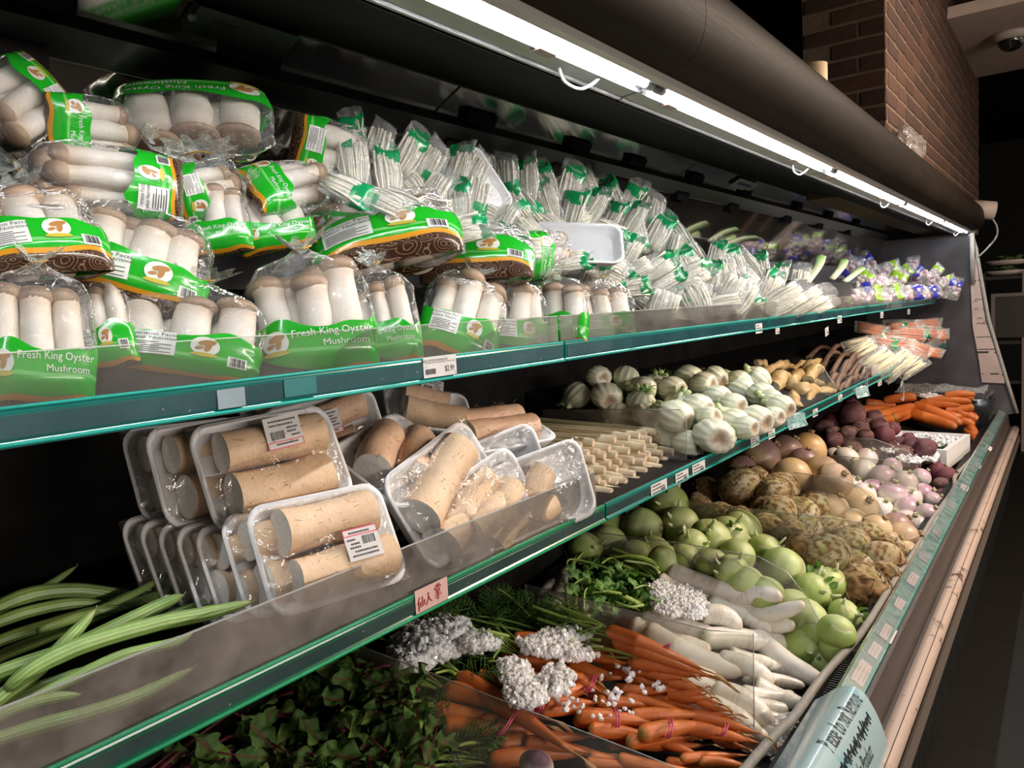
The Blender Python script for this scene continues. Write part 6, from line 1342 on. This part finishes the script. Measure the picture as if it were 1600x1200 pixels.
CSR = [([(938, 1000), (905, 998), (880, 1003), (840, 985)], .0035, (.36, .50, .12), .115), ([(942, 1012), (915, 1008), (890, 1006)], .0045, (.45, .56, .22), .12), ([(930, 985), (910, 992), (890, 1002)], .0035, (.46, .54, .26), .135), ([(940, 978), (915, 985), (893, 998)], .0035, (.40, .52, .18), .13), ([(845, 992), (790, 980), (730, 965), (690, 955)], .0032, (.22, .36, .07), .10), ([(842, 985), (795, 970), (745, 962)], .0030, (.22, .36, .07), .105), ([(828, 962), (800, 935), (776, 918)], .0030, (.34, .48, .10), .12), ([(748, 990), (725, 968), (702, 950)], .003, (.30, .44, .08), .10),
       ([(795, 1008), (778, 1018), (770, 1030)], .004, (.22, .36, .06), .10), ([(805, 1026), (785, 1032), (762, 1034)], .004, (.36, .48, .12), .10), ([(712, 1054), (700, 1048), (680, 1052)], .004, (.42, .54, .10), .095), ([(690, 1075), (672, 1062), (650, 1058)], .004, (.34, .42, .12), .08), ([(676, 1102), (655, 1096), (640, 1098)], .004, (.36, .42, .14), .07), ([(776, 1165), (745, 1158), (715, 1166)], .004, (.28, .36, .12), .05), ([(770, 1172), (740, 1180), (700, 1178)], .004, (.26, .34, .12), .04), ([(760, 1190), (730, 1195), (700, 1200)], .004, (.26, .34, .12), .03)]
leafy('carrot_greens', 'dark feathery carrot greens behind the carrot bunches', 'greens', [(720, 960, 60, 22, 26), (790, 965, 60, 24, 30), (850, 975, 40, 16, 16), (660, 975, 60, 26, 18), (690, 1040, 40, 20, 12), (770, 1030, 22, 14, 8)], .085, .085, FERNS, 2, CSR)
leafy('carrot_greens', 'murky carrot greens under the clear divider beside the beet leaves', 'greens', [(640, 1085, 50, 34, 26), (670, 1140, 50, 34, 22), (720, 1175, 40, 22, 14)], .05, .075, FERNS, 3)
def beet_leaf(seed):
    P, f, c = leaf_grid(seed, 20, 11, .10, .30, .25); P[:, 2] += .035 * (1 - 2 * np.abs(noise(P, 9, seed + 30))) * (c > .1); P[:, 0] *= .85; C = mix((.15, .04, .035), (.055, .125, .022), sstep(.0, .09, c)); C = mix(C, (.15, .25, .045), .8 * sstep(-.1, .6, noise(P, 5, seed))) * 1.15; 
    V, f2 = tube([(0, -.5, -.05), (0, -.1, 0), (0, .5, .035 if seed % 2 == 0 else -.02), (0, .9, .10 if seed % 2 == 0 else -.1)], [.030, .024, .012, .006], 6); return MB().add(P, f, C).add(V, f2, (.15, .018, .035)).mesh('leaf', BLEAF)
BLV = [beet_leaf(k) for k in range(6)]
RS = (.16, .018, .04)
leafy('beet_greens', 'dark beet greens with red stems in the near bottom bin', 'greens', [(470, 1085, 60, 40, 9), (540, 1070, 60, 40, 16), (600, 1090, 50, 44, 20)], .10, .072, BLV, 4,
      [([(250, 1200), (330, 1130), (420, 1115), (520, 1130), (600, 1150)], .005, RS, .07), ([(270, 1215), (360, 1150), (450, 1142), (530, 1160)], .0045, RS, .065), ([(200, 1230), (290, 1160), (380, 1090)], .003, (.20, .06, .05), .08), ([(230, 1220), (310, 1150), (370, 1108)], .003, (.18, .04, .05), .085), ([(420, 1118), (470, 1122), (540, 1142)], .005, RS, .08), ([(520, 1135), (560, 1115), (600, 1100)], .004, RS, .075)], RED, bay=0)
leafy('beet_greens', 'beet greens bunch at the lower edge by the clear divider', 'greens', [(560, 1150, 70, 36, 24), (480, 1175, 60, 34, 18), (640, 1165, 44, 34, 16)], .085, .075, BLV, 5, [([(540, 1140), (570, 1170), (580, 1210)], .004, RS, .08)], RED, bay=0)
leafy('beet_greens', 'shaded beet greens under the price rail at the near end', 'greens', [(400, 1130, 60, 40, 8), (340, 1175, 60, 30, 9), (430, 1180, 44, 26, 7)], .08, .075, BLV, 6, [([(240, 1212), (300, 1175), (350, 1165)], .0045, RS, .06), ([(300, 1210), (370, 1180), (440, 1150)], .0045, RS, .07)], RED, bay=0)
P, t = atP(838, 1196, BOTTOM, .09); V, f, d = blob(24, 16, lambda d: d * [.032, .028, .024]); o = thing('cut_beet', 'cut purple root with a pale rim in front of the carrots', 'beet', axis_matrix(P, 1.0, (.2, .6, .7)), None, MB().add(V, f, mix((.50, .40, .40), (.10, .03, .07), sstep(.55, .75, d[:, 2]))).mesh('cut_beet', BEET))
# ---------------------------------------------------------------- white foam box, black lined crate, sheet of film
fb = thing('foam_box', 'white foam box of ice and greens standing between beets and carrots', 'foam box', Matrix.Translation((-.50, 4.30, H - .80)) @ Matrix.Rotation(math.radians(-5.8), 4, 'Z'))
w, L, h, th = .36, .52, .10, .022
for nm, b in (('front_wall', boxM(-th, 0, 0, L, -h, 0)), ('back_wall', boxM(-w, -w + th, 0, L, -h, 0)), ('near_wall', boxM(-w + th, -th, 0, th, -h, 0)), ('far_wall', boxM(-w + th, -th, L - th, L, -h, 0)), ('floor_panel', boxM(-w + th, -th, th, L - th, -h, -h + .02))): part(nm, MB().add(*b).mesh(nm, FOAM, False), fb)
r = rs(9); mb = MB()
Mx = np.array(Matrix.Translation((-.50, 4.30, H - .80)) @ Matrix.Rotation(math.radians(-5.8), 4, 'Z'))
for k in range(260):
    p = Mx @ [r.uniform(-w + th + .01, -th - .01), r.uniform(L * .42, L - th - .01), -.035 + .03 * r.rand(), 1]; mb.add(IV * (1 + r.uniform(-.2, .2, (len(IV), 1))) * .011 + p[:3], IF_)
tag(part('ice_fill', mb.mesh('ice_fill', ICE, True)), 'ice filling the back of the white foam box', 'ice', None, 'stuff')
for k in range(14):
    p = Mx @ [r.uniform(-w + .06, -.06), r.uniform(.05, L * .42), -.045, 1]; o = thing('green_leaf', f'pale green leaf, {ordinal(k + 1)} laid in the white foam box', 'leaf', frame(p[:3], [r.normal(), r.normal(), .2], [r.normal() * .3, r.normal() * .3, 1], (.06, .06, .06)), 'leaves in the white foam box', PLEAF[k % 5])
BAGK = plain('black_bag', (.010, .010, .011), .22, bump=.5, bscale=30, coat=.5)
cr = thing('black_crate', 'black bag lined crate at the far end behind the loose carrots', 'crate', Matrix.Translation((-.70, 5.86, H - .80)))
def soft(V, k=.012, sc=9, sd=3): return V + k * noise(V, sc, sd)[:, None] * [1, 1, .8]
for nm, (a, b) in (('crate_wall', ((-.30, -.22), (.28, -.22))), ('crate_wall', ((.28, -.22), (.28, .10))), ('crate_wall', ((-.30, .10), (-.30, -.22)))):
    n = 16; A, Bq = np.array(a), np.array(b); V = []
    for j, (z, off) in enumerate(((-.08, 0), (.04, 0), (.085, .006), (.098, .02), (.085, .034), (.04, .03), (-.08, .03))):
        for i in range(n): q = A + (Bq - A) * i / (n - 1.); V.append((q[0] - (off if b[0] == a[0] else 0) * np.sign(a[0]), q[1] + (off if a[1] == b[1] else 0), z))
    V = soft(np.array(V)); part(nm, MB().add(V, gridF(n, 7, False)).mesh(nm, BAGK), cr)
n = 18; X, Y = np.meshgrid(np.linspace(-.27, .25, n), np.linspace(-.18, .12, n)); V = np.stack([X.ravel(), Y.ravel(), np.full(n * n, .11)], 1); V[:, 2] += .018 * (1 - 2 * np.abs(noise(V, 14, 4))) + .10 * (V[:, 1] + .18)
thing('film_sheet', 'wrinkled sheet of clear film over the black crate', 'plastic film', Matrix.Translation((-.70, 5.86, H - .80)), None, MB().add(V, gridF(n, n, False)).mesh('film_sheet', film('sheet_film', .35, bump=1., bscale=30, hazecol=(.55, .54, .52))))
# ---------------------------------------------------------------- price tags and signs
def rail_tag(px, py, X, w, h, lab, mat=PAPER, rows=3, cat='price tag', name='price_tag', group='price tags on the rails', tilt=0.):
    P, t = atXc(px, py, X, 6.1); o = thing(name, lab, cat, Matrix.Translation(P) @ Matrix.Rotation(tilt, 4, 'X'), group); part('card', MB().add(*boxM(-.0006, .0, -w / 2, w / 2, -h / 2, h / 2)).mesh('card', mat, False), o)
    if rows:
        r = rs(int(px)); mb = MB()
        for k in range(rows):
            z = h * (.30 - .28 * k); y = -w * .42
            while y < w * (.30 if k % 2 else .05): q = r.uniform(.002, .006); mb.add(*boxM(0, .0004, y, y + q, z - h * .05, z + h * .05)); y += q + .0016
        for k in range(4): y = w * .12 + k * w * .07; mb.add(*boxM(0, .0004, y, y + w * .045, -h * .35, -h * .10))
        part('print', mb.mesh('print', INK, False), o)
    return o
def put_text(o, txt, size, y, z, mat, name='lettering', squash=1., x=.0005):
    V2, F2 = text_flat(txt, size, squash); V = np.stack([np.full(len(V2), x), V2[:, 0] + y, V2[:, 1] + z], 1); part(name, MB().add(V, F2).mesh(name, mat, False), o)
tg = rail_tag(688, 572, -.7825, .076, .031, 'white price tag reading 2.99 on the upper rail', rows=0)
put_text(tg, 'KING OYSTER MUSHROOM', .0048, -.012, .0085, INK); put_text(tg, '$2.99', .0125, .021, -.0085, INK, 'price', .8); put_text(tg, 'EA', .0035, .035, -.0125, INK, 'unit'); put_text(tg, 'KG', .003, -.032, .0005, INK, 'unit')
mb = MB(); y = -.034; r = rs(2)
while y < -.012: q = r.choice([.0006, .001, .0016]); mb.add(*boxM(0, .0004, y, y + q, -.0105, -.0025)); y += q + r.choice([.0007, .0011])
part('barcode', mb.mesh('barcode', INK, False), tg); part('line', MB().add(*boxM(0, .0004, -.035, .035, .0065, .0070)).mesh('line', INK, False), tg)
rail_tag(362, 622, -.7825, .036, .022, 'blank torn grey slip stuck on the upper rail', SLIP, 0, 'label slip', 'label_slip', None)
rail_tag(470, 604, -.7825, .05, .022, 'blank teal slip on the upper rail between torn slip and price tag', plain('teal_slip', (.01, .15, .15), .3), 0, 'label slip', 'label_slip', None)
pk = rail_tag(675, 930, -.7085, .066, .032, 'pink paper tag with handwritten characters on the near middle rail', PINKPAPER, 0, 'handwritten tag', 'paper_tag', None)
STRK = [[(-.024, .009), (-.028, .001)], [(-.0262, .004), (-.0262, -.009)], [(-.0185, .008), (-.0185, -.004)], [(-.0225, .002), (-.0225, -.005), (-.0145, -.005), (-.0145, .002)],           # first character
        [(-.006, .008), (-.007, .0), (-.0115, -.008)], [(-.0062, .002), (-.003, -.004), (.0005, -.007)],                                                                            # second
        [(.013, .011), (.013, .0075)], [(.0095, .0105), (.0108, .008)], [(.0165, .0105), (.0152, .008)], [(.007, .004), (.007, .0068), (.019, .0068), (.0185, .0045)], [(.010, .0045), (.010, .0015), (.016, .0015), (.016, .0045), (.010, .0045)],
        [(.0165, .0005), (.009, -.0008)], [(.0075, -.0032), (.0185, -.0028)], [(.006, -.0062), (.020, -.0058)], [(.013, .000), (.013, -.0105), (.0105, -.0095)]]
mb = MB()
for s in STRK: V, f = tube([(.0006, y - .001, z + .15 * y) for y, z in s], .0007, 5); mb.add(V, f)
part('handwriting', mb.mesh('handwriting', REDINK, False), pk)
lst = []
for px, py, w in ((1030, 762, .078), (1066, 745, .070), (1092, 731, .075), (1180, 690, .07), (1206, 678, .06), (1313, 622, .06), (1274, 645, .06), (1345, 608, .07), (1375, 598, .08), (1440, 562, .08)): lst.append((rail_tag(px, py, -.7085, w, .026, 'x'), ''))
number_off(lst, 'pale price tag on the middle rail, {nth} counting from the lemongrass')
lst = []
for px, py, w in ((1186, 513, .06), (1312, 499, .07), (1378, 492, .07), (1420, 487, .08)): lst.append((rail_tag(px, py, -.7825, w, .03, 'x'), ''))
lst.append((rail_tag(1292, 518, -.775, .05, .032, 'x', tilt=.15), '')); lst.append((rail_tag(1215, 517, -.7825, .04, .02, 'x'), ''))
number_off(lst, 'small price tag on the far upper rail, {nth} counting past the 2.99 tag')
PLN = (-.400, H - .8495, .63); lst = []; ang_ = math.atan2(.024, .038)
PALEP = plain('pale_pink_card', (.62, .52, .50), .5, coat=.4)
for px, py, w, m in ((1428, 906, .10, PALEP), (1408, 945, .07, PALEP), (1388, 990, .09, PALEP), (1370, 1018, .075, PAPER), (1348, 1052, .11, PALEP), (1445, 868, .10, SLIP), (1465, 832, .09, SLIP), (1490, 790, .09, SLIP), (1507, 762, .09, PAPER), (1528, 728, .10, SLIP), (1545, 700, .11, PAPER), (1258, 1192, .10, PAPER)):
    P, t = atP(px, py, PLN, .0); P = P + [0, 0, .001]; o = thing('price_tag', 'x', 'price tag', Matrix.Translation(P) @ Matrix.Rotation(ang_, 4, 'Y'), 'tags in the bottom rail'); part('card', MB().add(*boxM(-.016, .016, -w / 2, w / 2, -.0003, .0003)).mesh('card', m, False), o)
    mb = MB(); r = rs(int(px))
    for k in range(3):
        y = -w * .4
        while y < w * .3: q = r.uniform(.003, .008); mb.add(*boxM(-.011 + .009 * k, -.0085 + .009 * k, y, y + q, .0003, .0006)); y += q + .003
    part('print', mb.mesh('print', plain('faint_ink_%d' % px, (.30, .22, .24), .6), False), o); lst.append((o, ''))
number_off(lst, 'pale tag under the clear cover of the bottom rail, {nth} counting from the blue sign')
for px, py, X, lab in ((1352, 590, -.708, 'clear plastic hook on the middle rail past the brown sticks'), (1410, 610, -.66, 'clear plastic hook hanging under the middle rail')):
    P, t = atX(px, py, X); V, f = tube(curve_pts([P + [0, -.04, .02], P + [0, 0, .045], P + [0, .03, .0], P + [.0, .02, -.05], P + [0, -.03, -.035]], 18), .004, 6); thing('plastic_hook', lab, 'hook', None, None, MB().add(V, f).mesh('plastic_hook', ACR_F))
for px, py, lab in ((1242, 657, 'loose clear tag holder on the middle rail below the tan roots'), (1345, 612, 'loose clear tag holder on the middle rail below the brown sticks')):
    P, t = atX(px, py, -.700); o = thing('tag_holder', lab, 'tag holder', Matrix.Translation(P) @ Matrix.Rotation(-.25, 4, 'Z')); part('sleeve', MB().add(*prism(sheet_prof([(-.004, .02), (.002, .018), (.006, -.008), (.012, -.022)], .001), -.055, .055)).mesh('sleeve', film('sleeve_film_%d' % px, .30, rough=.05, bump=.3, hazecol=(.35, .6, .6)), False), o)
# the curved light blue sign wrapped over the rail and bumper
sg = thing('paper_sign', 'light blue plastic wrapped sign, Please do not Remove, curved over the front rail', 'sign')
prof = np.array([(-.452, -.888), (-.432, -.872), (-.410, -.852), (-.392, -.840), (-.372, -.836), (-.352, -.843), (-.336, -.866), (-.322, -.894), (-.311, -.925), (-.304, -.955), (-.300, -.985)])
PC = curve_pts(np.concatenate([prof, np.zeros((len(prof), 1))], 1), 40)[:, :2]; s = np.concatenate([[0], np.cumsum(np.linalg.norm(np.diff(PC, axis=0), axis=1))])
def sign_at(sv, y, off=.0):
    x = np.interp(sv, s, PC[:, 0]); z = np.interp(sv, s, PC[:, 1]); dx = np.interp(sv + .004, s, PC[:, 0]) - x; dz = np.interp(sv + .004, s, PC[:, 1]) - z; l = np.hypot(dx, dz) + 1e-9
    bow = .016 * np.clip((1.68 - y) / .34, 0, 1.3) * np.sin(np.clip(sv / s[-1], 0, 1) * 3.14)
    return np.stack([x - dz / l * off * -1 * -1, y, z + H + dx / l * off + bow], -1)
SS, YY = np.meshgrid(np.linspace(0, s[-1], 36), np.linspace(1.22, 1.68, 16), indexing='ij')
YY = YY - .02 * np.sin(SS / s[-1] * 3.0) * (YY < 1.3)
V = sign_at(SS.ravel(), YY.ravel())
def sign_mat():
    N = NT('blue_sign'); nz = N.noise(7, 3, .5, N.obj()).outputs[0]; c = N.mixc(N.mapr(nz, .55, .62), (.36, .50, .53, 1), (.16, .42, .52, 1)); return N.end(N.n('BsdfPrincipled', {'Base Color': c, 'Roughness': .3, 'Coat Weight': .8, 'Coat Roughness': .08}))
part('sheet', MB().add(V, gridF(16, 36, False)).mesh('sheet', sign_mat()), sg)
def sign_text(txt, size, s0, y0, squash, nm):
    V2, F2 = text_flat(txt, size, squash); part(nm, MB().add(sign_at(s0 - V2[:, 1], V2[:, 0] + y0, .0012), F2).mesh(nm, INK, False), sg)
sign_text('Please do not Remove', .052, .128, 1.525, .52, 'lettering')
sign_text('on the Product', .046, .208, 1.50, .50, 'lettering')
mb = MB(); r = rs(6)
for k in range(26):
    y = 1.36 + k * .0105; V = sign_at(np.array([.165 - r.uniform(0, .012), .150 + r.uniform(-.01, .008), .166 + r.uniform(-.006, .006)]), np.array([y, y + .008, y + r.uniform(.006, .014)]), .0014); Vt, f = tube(V, .0013, 4); mb.add(Vt, f)
part('crossed_out_line', mb.mesh('crossed_out_line', INK, False), sg, kind='stuff')
